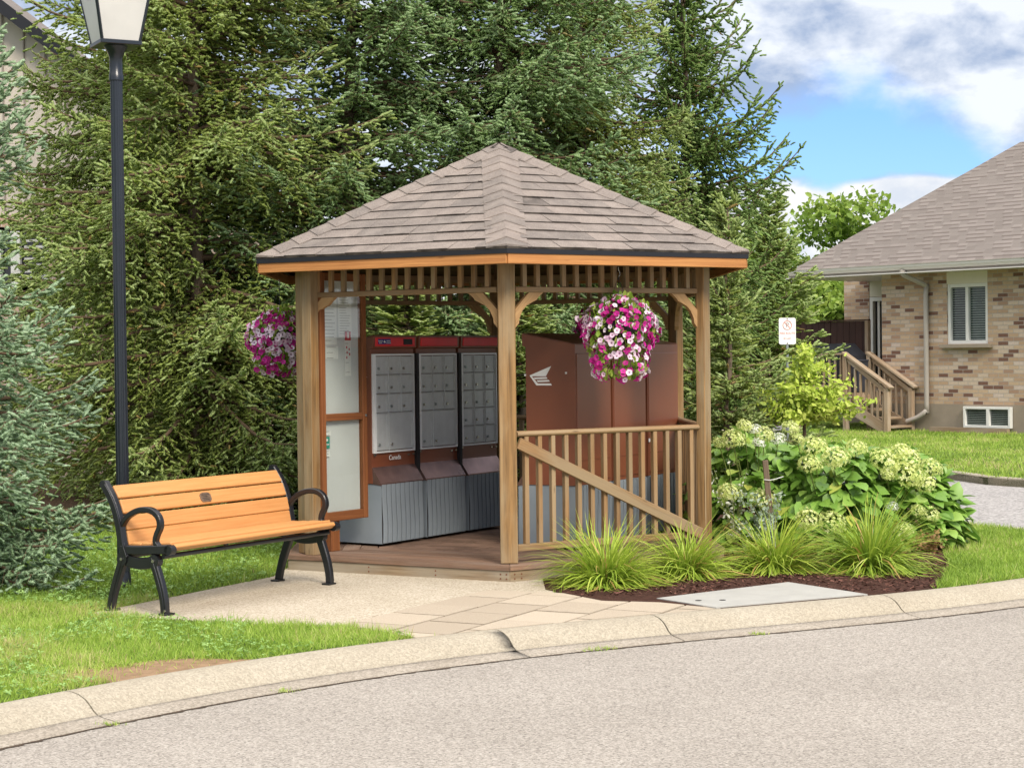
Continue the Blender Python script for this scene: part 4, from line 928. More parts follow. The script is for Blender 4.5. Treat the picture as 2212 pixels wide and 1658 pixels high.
def spruce(name,label,loc,seed,H,R,z0,mat,tmpl,dz=.25,nb=5.6,sp=.050,sec=.095,slen=(.08,.145),zmax=99,droop=.55,tip=.42,seclen=.40,hang=.42,power=.75,group='spruces behind the gazebo',secmax=.8,bare=.03,rz=0,lowcut=1.0,gapz=(0,0)):
    r=np.random.default_rng(seed)
    t=thing(name,label,'spruce tree',loc,rz,group)
    mb=MB(); n=9; pts=[(0.03*math.sin(i*1.7),.03*math.cos(i*2.1),H*i/n) for i in range(n+1)]; mb.tube(pts,[max(.012,(.03+.0055*H)*(1-i/n)**.9) for i in range(n+1)],9); mb.build('trunk',M['bark'],t)
    P_=[];D_=[];L_=[];C_=[]; SP=[];SD=[];SL=[]; tw=MB(); UPV=np.array([0,0,1.0])
    z=z0
    while z<H-.15 and z<zmax:
        hf=z/H
        nmain=int(nb+r.uniform(0,1))
        for b in range(nmain+6):
            az=r.uniform(0,2*np.pi); L=R*(1-hf)**power*r.uniform(.72,1.12)
            if z<z0+.5: L*=.8
            if z<2.3: L*=lowcut
            if gapz[0]<z<gapz[1]: L*=.42
            if b>=nmain: L*=r.uniform(.2,.55)
            L=max(L,.12); a0=-.10+.75*hf+r.uniform(-.1,.12); zz=z+(r.uniform(-.1,.1) if b<nmain else r.uniform(-.2,.2))
            h=np.array([math.cos(az),math.sin(az),0]); sd=np.array([-h[1],h[0],0]); bend=r.uniform(-.12,.12)
            f=lambda s: h*(L*s)[:,None]+sd*(bend*L*s**2)[:,None]+UPV*(zz+L*(a0*s-droop*s**2+tip*s**3.2))[:,None]
            ss=np.linspace(0,1,7); cv=f(ss); tw.tube([tuple(q) for q in cv],[max(.004,.006+.013*L*(1-s)) for s in ss],5,False)
            if z>7.2 and r.uniform()<.3: continue
            n=max(3,int(L/sec)); s=np.linspace(.05 if L<1 else .08,.99,n)+r.uniform(-.01,.01,n); s=np.clip(s,0,1)
            p=f(s); T=unit(f(np.minimum(s+.02,1.02))-f(s-.02)); sg=np.where(np.arange(n)%2==0,1,-1)
            l=np.minimum(secmax,(seclen*L*(1-s)**.62+.07)*r.uniform(.7,1.2,n)); l=np.where(r.uniform(0,1,n)<bare,l*.2,l)
            side=unit(np.cross(T,UPV)); SDir=unit(T*.72+side*(sg*r.uniform(.5,.95,n))[:,None]-UPV*(hang*r.uniform(.3,1.7,n))[:,None])
            SP.append(p);SD.append(SDir);SL.append(l)
            m=np.maximum(2,(l/sp).astype(int)); idx=np.repeat(np.arange(n),m); k=np.arange(len(idx))-np.repeat(np.cumsum(m)-m,m); tt=(k+.6)/m[idx]
            pos=p[idx]+SDir[idx]*(l[idx]*tt)[:,None]-UPV*(l[idx]*.38*tt**2)[:,None]
            per=unit(np.cross(SDir[idx],UPV)); s2=np.where(k%2==0,1,-1)
            dr=unit(SDir[idx]*.85+per*(s2*r.uniform(.25,.85,len(idx)))[:,None]+UPV*r.uniform(-.35,.55,len(idx))[:,None]); last=k==m[idx]-1
            dr=np.where(last[:,None],unit(SDir[idx]+UPV*.05),dr)
            ln=r.uniform(slen[0],slen[1],len(idx))*(1-.25*tt)
            # leading shoots of the branch itself
            e=int(4+L*14); es=np.linspace(.15,1,e); ep=f(es); eT=unit(f(es+.01)-f(es-.01)); ed=unit(eT+r.normal(0,.35,(e,3))); ed[-1]=eT[-1]
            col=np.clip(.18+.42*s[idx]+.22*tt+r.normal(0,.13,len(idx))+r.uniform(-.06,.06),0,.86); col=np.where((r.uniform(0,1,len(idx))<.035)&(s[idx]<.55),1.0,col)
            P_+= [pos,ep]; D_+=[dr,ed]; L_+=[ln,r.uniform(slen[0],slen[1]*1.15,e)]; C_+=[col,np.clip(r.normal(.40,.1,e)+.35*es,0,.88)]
        z+=dz*r.uniform(.8,1.2)*(1 if z<7.2 else 1.8)
    # leader
    e=14; P_.append(np.stack([np.zeros(e),np.zeros(e),np.linspace(H-.5,H,e)],1)); D_.append(unit(np.stack([r.normal(0,.5,e),r.normal(0,.5,e),np.full(e,.8)],1))); L_.append(np.full(e,.1)); C_.append(np.full(e,.7))
    P=np.concatenate(P_);D=np.concatenate(D_);L=np.concatenate(L_);C=np.concatenate(C_)
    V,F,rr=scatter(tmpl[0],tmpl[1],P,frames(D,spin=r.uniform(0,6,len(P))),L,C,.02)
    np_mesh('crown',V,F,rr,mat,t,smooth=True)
    SP=np.concatenate(SP);SD=np.concatenate(SD);SL=np.concatenate(SL); S=np.stack([np.full(len(SL),.0045),np.full(len(SL),.0045),SL],1)
    V,F,rr=scatter(CONE[0],CONE[1],SP,frames(SD),S,r.uniform(0,1,len(SL)))
    o=len(tw.v); tv=np.concatenate([np.array(tw.v),V]); 
    tri=[];
    for f_ in tw.f: tri+= [(f_[0],f_[i],f_[i+1]) for i in range(1,len(f_)-1)]
    np_mesh('branch_wood',tv,np.concatenate([np.array(tri),F+o]),np.zeros(len(tv)),M['twig'],t)
    return t
def spr_copy(src,label,loc,rz,s):
    c=copy_tree(src); c['label']=label; c.location=loc; c.rotation_euler=(0,0,rz); c.scale=s; return c
def gx(x,Y): return (x-1105.5)/3900*Y
s1=spruce('spruce_tree','large green spruce behind the bench, just left of the gazebo',(gx(430,18.9),18.9,0),11,12,2.65,.45,M['needleA'],SH_far)
s2=spruce('spruce_tree','broad green spruce rising straight behind the peak of the gazebo roof',(gx(1085,20.2),20.2,0),12,12,2.6,.5,M['needleD'],SH_far)
spr_copy(s1,'slimmer green spruce right behind the street lamp, set back by the pale gabled house',(gx(290,22),22,0),2.2,(.72,.72,1))
spr_copy(s2,'green spruce behind the left slope of the gazebo roof',(gx(765,19.8),19.8,0),1.1,(1.0,1.0,.97))
spr_copy(s1,'green spruce behind the right slope of the gazebo roof',(gx(1262,21),21,0),4.0,(.74,.74,.86))
s3=spruce('spruce_tree','tall dark spruce with upswept bare tipped branches against the sky',(gx(1485,24),24,0),21,9.0,3.0,.5,M['needleB'],SH_far,dz=.25,nb=4.8,sec=.085,sp=.048,droop=.50,tip=.66,seclen=.36,hang=.75,power=1.25,secmax=.55,bare=.02,lowcut=.62)
s4=spruce('spruce_tree','small young spruce with a pointed leader before the dark spruce',(gx(1572,19.4),19.4,0),31,3.2,1.0,.15,M['needleA'],SH_far,dz=.20,nb=5,droop=.25,tip=.3,hang=.12,power=.85)
spr_copy(s4,'low spreading spruce right of the dark one, behind the street sign',(gx(1655,27.5),27.5,0),2.0,(1.7,1.7,1.22))
spr_copy(s4,'low bushy spruce seen through the gazebo above the mailboxes',(gx(1120,18.2),18.2,0),.6,(1.7,1.35,.76))
spr_copy(s4,'second low bushy spruce seen through the gazebo left opening',(gx(880,18.3),18.3,0),3.6,(1.6,1.3,.78))
spruce('blue_spruce','blue green spruce with thick pale shoots at the left edge beside the bench',(gx(-95,13.35),13.35,0),43,5.1,1.48,.12,M['needleC'],SH_near,dz=.20,nb=7,sp=.046,sec=.075,slen=(.075,.13),droop=.42,tip=.42,seclen=.40,hang=.30,power=.95,group=None,secmax=.6,gapz=(2.05,2.95))
# ================================================================ BROADLEAF TREES BEHIND
def leaf_tree(name,label,loc,seed,H,R,mat,n,ls,z0=.3,group=None,cat_='tree',trunk_r=.1,lobes=9):
    r=np.random.default_rng(seed); t=thing(name,label,cat_,loc,r.uniform(0,6),group)
    mb=MB(); mb.tube([(0,0,0),(.05,.03,H*.3),(-.03,.05,H*.6),(0,0,H*.85)],[trunk_r,trunk_r*.8,trunk_r*.5,trunk_r*.15],8)
    cs=[]
    for i in range(lobes):
        a=r.uniform(0,6.28); q=r.uniform(.15,.75)*R; z=H*(z0+.1+(.85-z0)*r.uniform(0,1)); q*=math.sin(math.pi*min(1,max(.1,(z/H-z0*.5)/(1.1-z0*.5))))**.5; c=(q*math.cos(a),q*math.sin(a),z); cs.append((c,R*r.uniform(.28,.48)))
        mb.tube([(0,0,z*.55),(c[0]*.5,c[1]*.5,z*.8),c],[trunk_r*.4,trunk_r*.25,trunk_r*.08],5)
    mb.build('trunk',M['bark'],t)
    P=[];D=[];C=[]
    for c,q in cs:
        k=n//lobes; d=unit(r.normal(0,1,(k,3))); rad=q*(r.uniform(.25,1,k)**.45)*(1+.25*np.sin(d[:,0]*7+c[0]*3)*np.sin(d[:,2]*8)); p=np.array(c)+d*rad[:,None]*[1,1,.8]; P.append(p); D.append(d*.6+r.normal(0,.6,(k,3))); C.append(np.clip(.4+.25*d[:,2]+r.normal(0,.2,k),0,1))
    P=np.concatenate(P);D=np.concatenate(D);C=np.concatenate(C)
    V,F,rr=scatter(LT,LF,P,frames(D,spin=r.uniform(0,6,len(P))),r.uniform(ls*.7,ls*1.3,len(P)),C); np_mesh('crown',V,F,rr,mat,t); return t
tr=[(1835,50,5.6,2.6,'bright green broadleaf tree over the left end of the house roof'),(1700,58,5.2,3.4,'yellow green tree far behind the low spruce'),(1560,62,5.0,3.6,'far green tree low behind the dark spruce'),
    (1350,66,5.6,3.8,'far tree glimpsed right of the roof peak'),(1130,64,5.4,3.8,'far tree glimpsed through the gazebo centre'),(880,66,5.8,3.8,'far tree glimpsed left of the gazebo posts'),(600,66,6.0,3.8,'far tree glimpsed above the bench'),(1795,43,3.4,1.5,'pale green shrubby tree behind the porch privacy panel')]
for i,(x,Y,H,R,lb) in enumerate(tr): leaf_tree('broadleaf_tree',lb,(gx(x,Y),Y,-.05),50+i,H,R,M['leafD'],9500,.19,.12,'broadleaf trees far behind',lobes=13)
# ginkgo
def ginkgo():
    r=np.random.default_rng(5); Y=19.6; t=thing('ginkgo_tree','young yellow green ginkgo with fan leaves on a thin brown trunk','tree',(gx(1737,Y),Y,0),0)
    mb=MB(); mb.tube([(0,0,0),(.01,0,.5),(-.01,0,.9),(0,0,1.55)],[.024,.022,.018,.008],8)
    px=Y/3900
    tips=[(-80,880,.0),(-60,905,.1),(75,895,.15),(130,870,-.1),(100,820,.1),(50,790,.0),(0,752,0),(-10,780,.1),(-50,830,-.1),(-85,845,.1),(-30,860,.3),(40,865,-.3),(85,850,.25),(20,885,-.2),(-40,895,-.25),(110,890,.0),(60,830,-.3),(-20,815,.25),(30,800,.2),(5,838,-.25)]
    P=[];
    for dx,y,dy in tips:
        tz=HC-(y-757)*px; tp=np.array([dx*px*1.0,dy,tz]); tz=max(tz,.93); tp[2]=tz; z=max(.95,tz-.16-abs(dx)*px*.22); st=np.array([0,0,z]); mb.tube([tuple(st),tuple((st+tp)/2+[0,0,-.02]),tuple(tp)],[.010,.007,.003],5)
        k=r.integers(85,120); s=r.uniform(.15,1.03,k); P.append(st+(tp-st)*s[:,None]+r.normal(0,.05,(k,3))*[1,1.2,.9])
    mb.build('trunk',M['twig'],t); P=np.concatenate(P); k=len(P)
    a=np.linspace(-1.15,1.15,7); v=[(0,0,0)]+[(math.sin(q)*(1.0 if i!=3 else .9),math.cos(q)*.95*(1.0 if i!=3 else .86),.10*math.cos(i*2)) for i,q in enumerate(a)]; f=[(0,i+1,i+2) for i in range(6)]
    d=r.normal(0,.7,(k,3))+[0,-.5,.45]; V,F,rr=scatter(np.array(v),np.array(f),P,frames(d,spin=r.uniform(0,6.28,k)),r.uniform(.026,.048,k),r.uniform(0,1,k)); np_mesh('foliage',V,F,rr,M['ginkgo'],t)
ginkgo()
# ================================================================ HYDRANGEAS
flo_v=[];flo_f=[]
for i in range(4):
    a=i*1.5708; o=len(flo_v); c,s_=math.cos(a),math.sin(a)
    for x,y,z in ((0,0,0),(.5,.32,.10),(1,0,.18),(.5,-.32,.10)): flo_v.append((x*c-y*s_,x*s_+y*c,z))
    flo_f+=[(o,o+1,o+2),(o,o+2,o+3)]
flo_v=np.array(flo_v);flo_f=np.array(flo_f)
def head_mesh(name,seed,mat,n=190,fs=.017):
    r=np.random.default_rng(seed); d=unit(r.normal(0,1,(n,3))); d[:,2]=np.abs(d[:,2])*1.0-.28; d=unit(d); rad=.115*(1+.10*np.sin(d[:,0]*9+seed)*np.sin(d[:,1]*8+1)+.07*np.sin(d[:,2]*14))
    P=d*rad[:,None]*[1,1,.82]*r.uniform(.86,1.03,n)[:,None]
    V,F,rr=scatter(flo_v,flo_f,P,frames(d+r.normal(0,.25,(n,3)),spin=r.uniform(0,6,n)),r.uniform(fs*.8,fs*1.25,n),np.clip(r.normal(.55,.25,n)+.2*d[:,2],0,1))
    o=np_mesh(name,V,F,rr,mat); me=o.data; bpy.data.objects.remove(o); return me
HM=[head_mesh('flower_head',i,M['hflower']) for i in range(4)]; HWm=head_mesh('flower_head',9,M['hwhite'],150,.017)
heads=[(345,180,58),(475,232,62),(650,190,58),(268,262,75),(178,290,45),(805,315,85),(780,435,78),(950,390,90),(1090,325,70),(1275,410,98),(1390,350,68),(1440,400,80),(1440,505,104),(1590,455,72),(1550,560,70),(240,625,78),(465,665,78),(770,805,84),(925,825,86),(1500,740,46),(1580,765,64),(1390,870,70),(1300,500,50),(700,260,40)]
whites=[(415,200,44),(440,287,44),(568,262,50),(1330,715,42)]
def toD(cx,cy): return ((2600+cx/1.784)/1.7367,(1500+cy/1.784)/1.7367)
shr=[('leafy hydrangea with white and cream heads right beside the gazebo post',1632,15.35,.62,1.08,(1545,1708)),('middle hydrangea between the wooden stake and the largest flower heads',1795,15.05,.60,1.0,(1708,1868)),('hydrangea at the lawn end carrying the biggest cream green heads',1940,15.2,.52,.90,(1868,2100))]
def hyd(i,label,x,Y,R,H,rg):
    r=np.random.default_rng(70+i); t=thing('hydrangea_shrub',label,'hydrangea',(gx(x,Y),Y,0),0,'hydrangeas in the mulch bed'); C0=np.array([gx(x,Y),Y,0])
    st=MB(); n=880
    d=unit(r.normal(0,1,(n,3))); d[:,2]=np.abs(d[:,2]); rad=r.uniform(.55,1,n)**.35*(1+.10*np.sin(d[:,0]*6+i)*np.cos(d[:,1]*5+d[:,2]*4)); P=d*rad[:,None]*[R*1.02,R,H*.93]; P[:,2]=np.maximum(P[:,2],.04+r.uniform(0,.15,n))
    dirv=unit(d*[1,1,.2]+r.normal(0,.35,(n,3))-[0,0,.45]); nrm=unit(d+[0,0,.7]+r.normal(0,.3,(n,3)))   # leaf axis outwards and drooping, face up
    y=dirv; z=unit(nrm-y*(nrm*y).sum(1,keepdims=True)); xx=np.cross(y,z); Rm=np.stack([xx,y,z],axis=2)
    V,F,rr=scatter(HLV,HLF,P,Rm,r.uniform(.10,.175,n),np.clip(r.normal(.45,.22,n),0,1)); 
    hs=[(toD(a,b),c,0) for a,b,c in heads]+[(toD(a,b),c,1) for a,b,c in whites]
    np_mesh('foliage',V,F,rr,M['hleaf'],t)
    for (hx,hy),dia,wh in hs:
        if not(rg[0]<=hx<rg[1]): continue
        u=min(.95,abs(hx-x)/(R/Y*3900)); z=HC-(hy-HZ(hx))/3900*(Y-.3); w_=min(.97,max(0,z/H)); dep=math.sqrt(max(.03,1-u*u-w_*w_*.8))
        Yh=Y-R*dep*1.08-.06; p=A(hx,hy,Yh); sc_=(dia*2.05/1.784/1.7367)*Yh/3900/.225
        o=bpy.data.objects.new('flower_head',HWm if wh else HM[r.integers(0,4)]); COL.objects.link(o); o.parent=t; o.location=p-Vector(C0); o.scale=(sc_,)*3; o.rotation_euler=(R_(r.uniform(15,45)),R_(r.uniform(-20,20)),r.uniform(0,.5))
        q=o.location; st.tube([(q.x*.3,q.y*.3,.1),(q.x*.7,q.y*.7,q.z*.6),(q.x,q.y+.02,q.z-.03)],.005,5)
    for k in range(10): a=r.uniform(0,6.28); st.tube([(.1*math.cos(a),.1*math.sin(a),0),(R*.4*math.cos(a),R*.4*math.sin(a),H*.4),(R*.7*math.cos(a),R*.7*math.sin(a),H*.7)],.006,5)
    st.build('stem',M['stem'],t); return t
def HZ(x): return 765-(x-1105)*.0118
HLV=np.array([(0,0,0),(.20,.12,.05),(.36,.35,.07),(.30,.65,.03),(0,1,-.12),(-.30,.65,.03),(-.36,.35,.07),(-.20,.12,.05),(0,.38,-.01),(0,.7,-.05)])
HLF=np.array([(0,1,8),(1,2,8),(2,3,8),(3,9,8),(3,4,9),(4,5,9),(5,8,9),(5,6,8),(6,7,8),(7,0,8)])
for i,a in enumerate(shr): hyd(i,*a)
# small lacy white blossoms in the left hydrangea's shade: an own low plant
def small_plant(name,label,cat_,px,py,Y,R,H,mat,n,ls,seed,tm=None):
    r=np.random.default_rng(seed); p=A(px,py,Y); t=thing(name,label,cat_,(p.x,p.y,0),0); st=MB(); P=[];D=[]
    ns=14
    for k in range(ns):
        a=r.uniform(0,6.28); q=R*r.uniform(.3,1); e=np.array([q*math.cos(a),q*math.sin(a),H*r.uniform(.5,1)]); st.tube([(0,0,0),tuple(e*[.4,.4,.6]),tuple(e)],.003,4); s=r.uniform(.25,1,n//ns); P.append(e*[1,1,1]*s[:,None]*np.stack([s**.5,s**.5,np.ones_like(s)],1)+r.normal(0,.015,(n//ns,3))); D.append(r.normal(0,.7,(n//ns,3))+[0,0,.3])
    st.build('stem',M['stem'],t); P=np.concatenate(P);D=np.concatenate(D); V,F,rr=scatter(LT,LF,P,frames(D,spin=r.uniform(0,6,len(P))),r.uniform(ls*.6,ls*1.2,len(P)),r.uniform(0,1,len(P))); np_mesh('foliage',V,F,rr,mat,t)
small_plant('sage_plant','wispy silver green sage between the ornamental grasses and hydrangeas','plant',1665,1080,14.35,.34,.56,M['sage'],700,.032,1)
small_plant('rust_plant','small rusty brown plant at the right end of the mulch bed','plant',2012,1170,14.55,.15,.20,M['rust'],260,.04,2)
small_plant('white_blossom_plant','low plant with tiny white blossoms tucked beside the gazebo post','plant',1588,1000,14.75,.25,.78,M['hwhite'],170,.035,3)
g=G(1672,1165); sp_=A(1652,993,14.6); t=thing('wooden_stake','weathered wooden stake with a white tie leaning among the hydrangeas','stake',(sp_.x+.03,sp_.y,0),0)
MB().beam((.035,0,0),(-.03,0,HC-(993-758)/3900*14.6),.045,.03,(0,1,0),bev=.003).build('post',M['stake'],t)
mb=MB(); mb.tube([(-.045,-.02,.62),(.0,-.03,.615),(.04,-.02,.62),(.12,.02,.64)],.003,5); mb.build('tie',M['white'],t)
# ================================================================ ORNAMENTAL GRASSES
bl_n=6; bv=[];bf=[]
for i in range(bl_n+1):
    s=i/bl_n; w_=.5*(1-s**2.2)*.9+.02; bv+=[(-w_,s,0),(w_,s,0)]
for i in range(bl_n): o=2*i; bf+=[(o,o+1,o+3),(o,o+3,o+2)]
def arch_blades(r,N,R0,Lr,wr,spread,seed_bias=0):
    "curved blades computed directly: base on a small disc, arching outward"
    az=r.uniform(0,6.283,N); L=r.uniform(Lr[0],Lr[1],N); w_=r.uniform(wr[0],wr[1],N); b0=r.uniform(0,R0,N); th0=r.uniform(.02,spread,N); cv=r.uniform(.9,2.1,N)*(.5+th0)
    V=[];s=np.linspace(0,1,bl_n+1)
    ang=th0[:,None]+cv[:,None]*s[None,:]   # angle from vertical
    ds=L[:,None]/bl_n
    rr_=b0[:,None]+np.cumsum(np.sin(ang)*ds,1)-np.sin(ang[:,:1])*ds; zz=np.cumsum(np.cos(ang)*ds,1)-np.cos(ang[:,:1])*ds; zz=np.maximum(zz,.012)
    ca,sa=np.cos(az)[:,None],np.sin(az)[:,None]; tw=az[:,None]+r.normal(0,.25,N)[:,None]*s[None,:]
    X=rr_*np.cos(tw);Y=rr_*np.sin(tw); ww=w_[:,None]*(1-s[None,:]**2.2)*.5+.0004; tl=r.uniform(-.5,.5,N)[:,None]
    px,py=-sa*ww*np.cos(tl),ca*ww*np.cos(tl); pz=ww*np.sin(tl)
    A_=np.stack([X-px,Y-py,zz-pz],2);B_=np.stack([X+px,Y+py,zz+pz],2); V=np.stack([A_,B_],2).reshape(N,-1,3)
    F=(np.array(bf)[None]+(np.arange(N)*V.shape[1])[:,None,None]).reshape(-1,3)
    return V,F,s
og=[(1308,1264,'first ornamental grass clump, overlapping the paver path by the gazebo corner',.50),(1485,1246,'second ornamental grass clump from the gazebo, above the smooth concrete slab',.43),(1672,1234,'third ornamental grass clump from the gazebo, below the silver sage',.47),(1880,1234,'widest dark green ornamental grass clump nearest the right lawn',.60)]
for i,(x,y,lb,L) in enumerate(og):
    r=np.random.default_rng(90+i); p=G(x,y); t=thing('ornamental_grass',lb,'ornamental grass',(p.x,p.y,.012),0,'ornamental grass clumps in the mulch bed')
    N=1250; V,F,s=arch_blades(r,N,.14,(L*.5,L*1.22),(.009,.0145),1.45)
    c=np.clip(r.normal(.42 if i<3 else .30,.2,N),0,.9); c=np.where(r.uniform(0,1,N)<.05,1,c); C=np.repeat(c[:,None],V.shape[1],1); C=np.clip(C+.10*np.repeat(s,2)[None,:],0,1)
    np_mesh('blade_tuft',V.reshape(-1,3),F,C.ravel(),M['orn'],t)
# ================================================================ LAWN GRASS
GB=(np.array([(-.5,0,0),(.5,0,0),(-.38,.14,.5),(.38,.14,.5),(0,.42,1.0)]),np.array([(0,1,3),(0,3,2),(2,3,4)]))
padp=pad; hexw=[]
for k in range(6): q=Matrix.Rotation(PHI,3,'Z')@hv(k,1.99)+GC; hexw.append((q.x,q.y))
slp=[(p.x,p.y) for p in sl_]
def field(name,x0,x1,y0,y1,dens,hr,wr,polyin,excl,label_seed,patch=True,thin=None,mat='grass',bias=0):
    r=np.random.default_rng(label_seed); N=int((x1-x0)*(y1-y0)*dens); X=r.uniform(x0,x1,N);Y=r.uniform(y0,y1,N); k=inpoly(X,Y,polyin)
    for e in excl: k&=~inpoly(X,Y,e)
    vis=(np.abs(X)<Y*.36+.6); k&=vis
    if thin is not None: k&=r.uniform(0,1,N)<thin(X,Y)
    X,Y=X[k],Y[k]; N=len(X); pn=np.sin(X*5.1+1.3*np.sin(Y*3.7))*np.sin(Y*4.3+1.7*np.sin(X*2.9))
    h=r.uniform(hr[0],hr[1],N)*(1+.35*pn*patch); tilt=r.normal(0,.55,(N,3)); tilt[:,2]=1
    V,F,rr=scatter(GB[0],GB[1],np.stack([X,Y,np.full(N,.0)],1),frames(tilt,spin=r.uniform(0,6.28,N)),np.stack([r.uniform(wr[0],wr[1],N),h,h],1),np.clip(r.normal(.47+bias,.2,N)+.15*pn*patch+.14*np.sin(X*1.9+np.sin(Y*1.3)*2),0,1),.02)
    return tag(np_mesh(name,V,F,rr,M[mat]),kind='stuff')
def thinS(X,Y):
    f=np.ones_like(X)
    for c,rd in zip(soilc,soilr): d=np.sqrt(((X-c.x)/2.2)**2+(Y-c.y)**2); f=np.where(d<rd,.04,np.where(d<rd*1.5,.5,f)) if 0 else np.minimum(f,np.clip((d-rd*.55)/(rd*.5),.03,1))
    dk=Y-np.interp(X,KX,KY); return f*np.clip(dk/.06,.35,1)
ex=[padp,pv,hexw,slp,mulch_poly]
field('front_grass',-4.6,-.2,7.6,12.4,7500,(.022,.062),(.003,.0055),polyA,ex,1,thin=thinS,bias=.12)
field('tall_grass_tufts',-4.6,-.6,7.6,12.2,3000,(.055,.105),(.003,.005),polyA,ex,11,thin=lambda X,Y: thinS(X,Y)*(np.sin(X*9+np.sin(Y*6)*2)*np.sin(Y*8+X*3)>.55),bias=.22)
shade=lambda X,Y: np.where(((X+3.2)/6.2)**2+((Y-21.0)/3.3)**2<1,.10,1.0)
field('back_grass',-8,6.2,12.4,20.0,2600,(.03,.07),(.005,.008),polyA,ex,2,thin=shade,bias=-.12)
field('side_grass',2.9,6.5,12.2,18,2800,(.03,.075),(.004,.007),polyA,ex,3,bias=.12)
field('house_grass',4,14,19,42,520,(.04,.075),(.009,.015),polyB,[],4,bias=.08)
wp=[]
for cx_,cy_ in ((430,1549),(1210,1405),(1240,1401),(60,1592),(1560,1361)):
    g=G(cx_,cy_,-.095); i_=min(range(len(kpath)-1),key=lambda q:abs(kpath[q].x-g.x)); d_=(kpath[i_+1]-kpath[i_]).normalized(); g=kpath[i_]+Vector((d_.y,-d_.x,0))*.437; wp.append(np.stack([r_ for r_ in rng.normal(0,1,(3,46))],1)*[.035,.012,0]+[g.x,g.y,-.097])
wp=np.concatenate(wp); N=len(wp); h=rng.uniform(.012,.035,N); d=rng.normal(0,.6,(N,3)); d[:,2]=1
V,F,rr=scatter(GB[0],GB[1],wp,frames(d,spin=rng.uniform(0,6,N)),np.stack([np.full(N,.004),h,h],1),rng.uniform(.3,1,N)); tag(np_mesh('seam_weeds',V,F,rr,M['grass']),kind='stuff')
# clover and broad weeds in the front grass
cl_v=[];cl_f=[]
for i in range(3):
    a=i*2.094; c,s_=math.cos(a),math.sin(a); o=len(cl_v)
    for x,y,z in ((0,0,0),(.55,.42,.1),(1,.22,.16),(1,-.22,.16),(.55,-.42,.1)): cl_v.append((x*c-y*s_,x*s_+y*c,z))
    cl_f+=[(o,o+1,o+2),(o,o+2,o+3),(o,o+3,o+4)]
r=np.random.default_rng(8); N=9000; X=r.uniform(-4.2,-.4,N);Y=r.uniform(8.3,12.3,N); k=inpoly(X,Y,polyA)
for e in ex: k&=~inpoly(X,Y,e)
pn=np.sin(X*3.1+2)*np.sin(Y*2.6+X); k&=(pn>-.15)&(r.uniform(0,1,N)<thinS(X,Y)); X,Y=X[k],Y[k]; N=len(X); d=r.normal(0,.35,(N,3)); d[:,2]=1
V,F,rr=scatter(np.array(cl_v),np.array(cl_f),np.stack([X,Y,r.uniform(.022,.05,N)],1),frames(d,spin=r.uniform(0,6,N)),r.uniform(.009,.018,N),r.uniform(0,1,N)); tag(np_mesh('clover_patch',V,F,rr,M['clover']),kind='stuff')
r=np.random.default_rng(18); N=6000; X=r.uniform(-6,-1.4,N);Y=r.uniform(12.2,16.5,N); k=inpoly(X,Y,polyA)
for e in ex: k&=~inpoly(X,Y,e)
X,Y=X[k],Y[k]; N=len(X); d=r.normal(0,.35,(N,3)); d[:,2]=1
V,F,rr=scatter(np.array(cl_v),np.array(cl_f),np.stack([X,Y,r.uniform(.02,.05,N)],1),frames(d,spin=r.uniform(0,6,N)),r.uniform(.012,.022,N),r.uniform(0,1,N)); tag(np_mesh('clover_patch',V,F,rr,M['clover']),kind='stuff')
# petal and leaf litter on the gutter
for i,(x,y) in enumerate([(2010,1298),(2022,1301),(2035,1296),(1975,1295),(2090,1288),(2105,1285),(2130,1280)]):
    g=G(x,y,-.06); t_=LT.copy(); mb=MB(); q=[tuple(Matrix.Rotation(i*1.3,3,'Z')@Vector((v[0]*.05,v[1]*.05,v[2]*.05+.01))) for v in LT]; mb.add(q,[tuple(f) for f in LF]); o=mb.build('fallen_leaf',M['debris']); o.location=g; tag(o,'dry pale leaf lying in the gutter by the right lawn','leaf','dry leaves in the gutter')
# ================================================================ HOUSE ON THE RIGHT
P0=Vector((7.67,37.4,0)); hd_=Vector((.646,-.763,0)).normalized(); ho=Vector((-hd_.y*-1,0,0)); ho=Vector((hd_.y,-hd_.x,0)); 
if ho.y>0: ho=-ho
hang_=math.atan2(hd_.y,hd_.x)
def WP(x,y,v=0):
    d=ray(x,y); o=Vector((0,0,HC)); pl=P0+ho*v; t=(pl-o).dot(ho)/d.dot(ho); p=o+d*t; return ((p-P0).dot(hd_),p.z)
house=thing('brick_house','single storey buff brick house with brown hip roof on the right','house',P0,hang_)
# local axes: x along wall (to the right, nearer), y = -ho (into the house), z up
def L(u,v,z): return (u,-v,z)
zf=WP(2100,873)[1]; EV=.42; ez=WP(1905,590,EV)[1]
wu0,wz1=WP(2044,614); wu1,wz0=WP(2133,742); bu0,bz1=WP(2086,877); bu1,bz0=WP(2188,925)
UR=11.0
def wallrects(u0,u1,z0,z1,holes):
    rs=[]; us=sorted({u0,u1}|{h[0] for h in holes}|{h[1] for h in holes})
    for a,b in zip(us[:-1],us[1:]):
        hs=[h for h in holes if h[0]<=a+1e-6 and h[1]>=b-1e-6]; z=z0
        for h in sorted(hs,key=lambda q:q[2]): rs.append((a,b,z,h[2])); z=h[3]
        rs.append((a,b,z,z1))
    return rs
lin_h=.24
mb=MB()
for a,b,z0_,z1_ in wallrects(0,UR,zf,ez+.12,[(wu0,wu1,wz0,wz1+lin_h)]): mb.box(((a+b)/2,.12,(z0_+z1_)/2),(b-a,.24,z1_-z0_))
mb.box((.12,1.35,(zf+ez)/2),(.24,2.2,ez-zf)); 
mb.build('brick_wall',M['brick'],house,'wall')
RV=2.2; du0=WP(1877,700,-RV)[0]; du1=du0+.95; rl=WP(1823,700,-RV)[0]
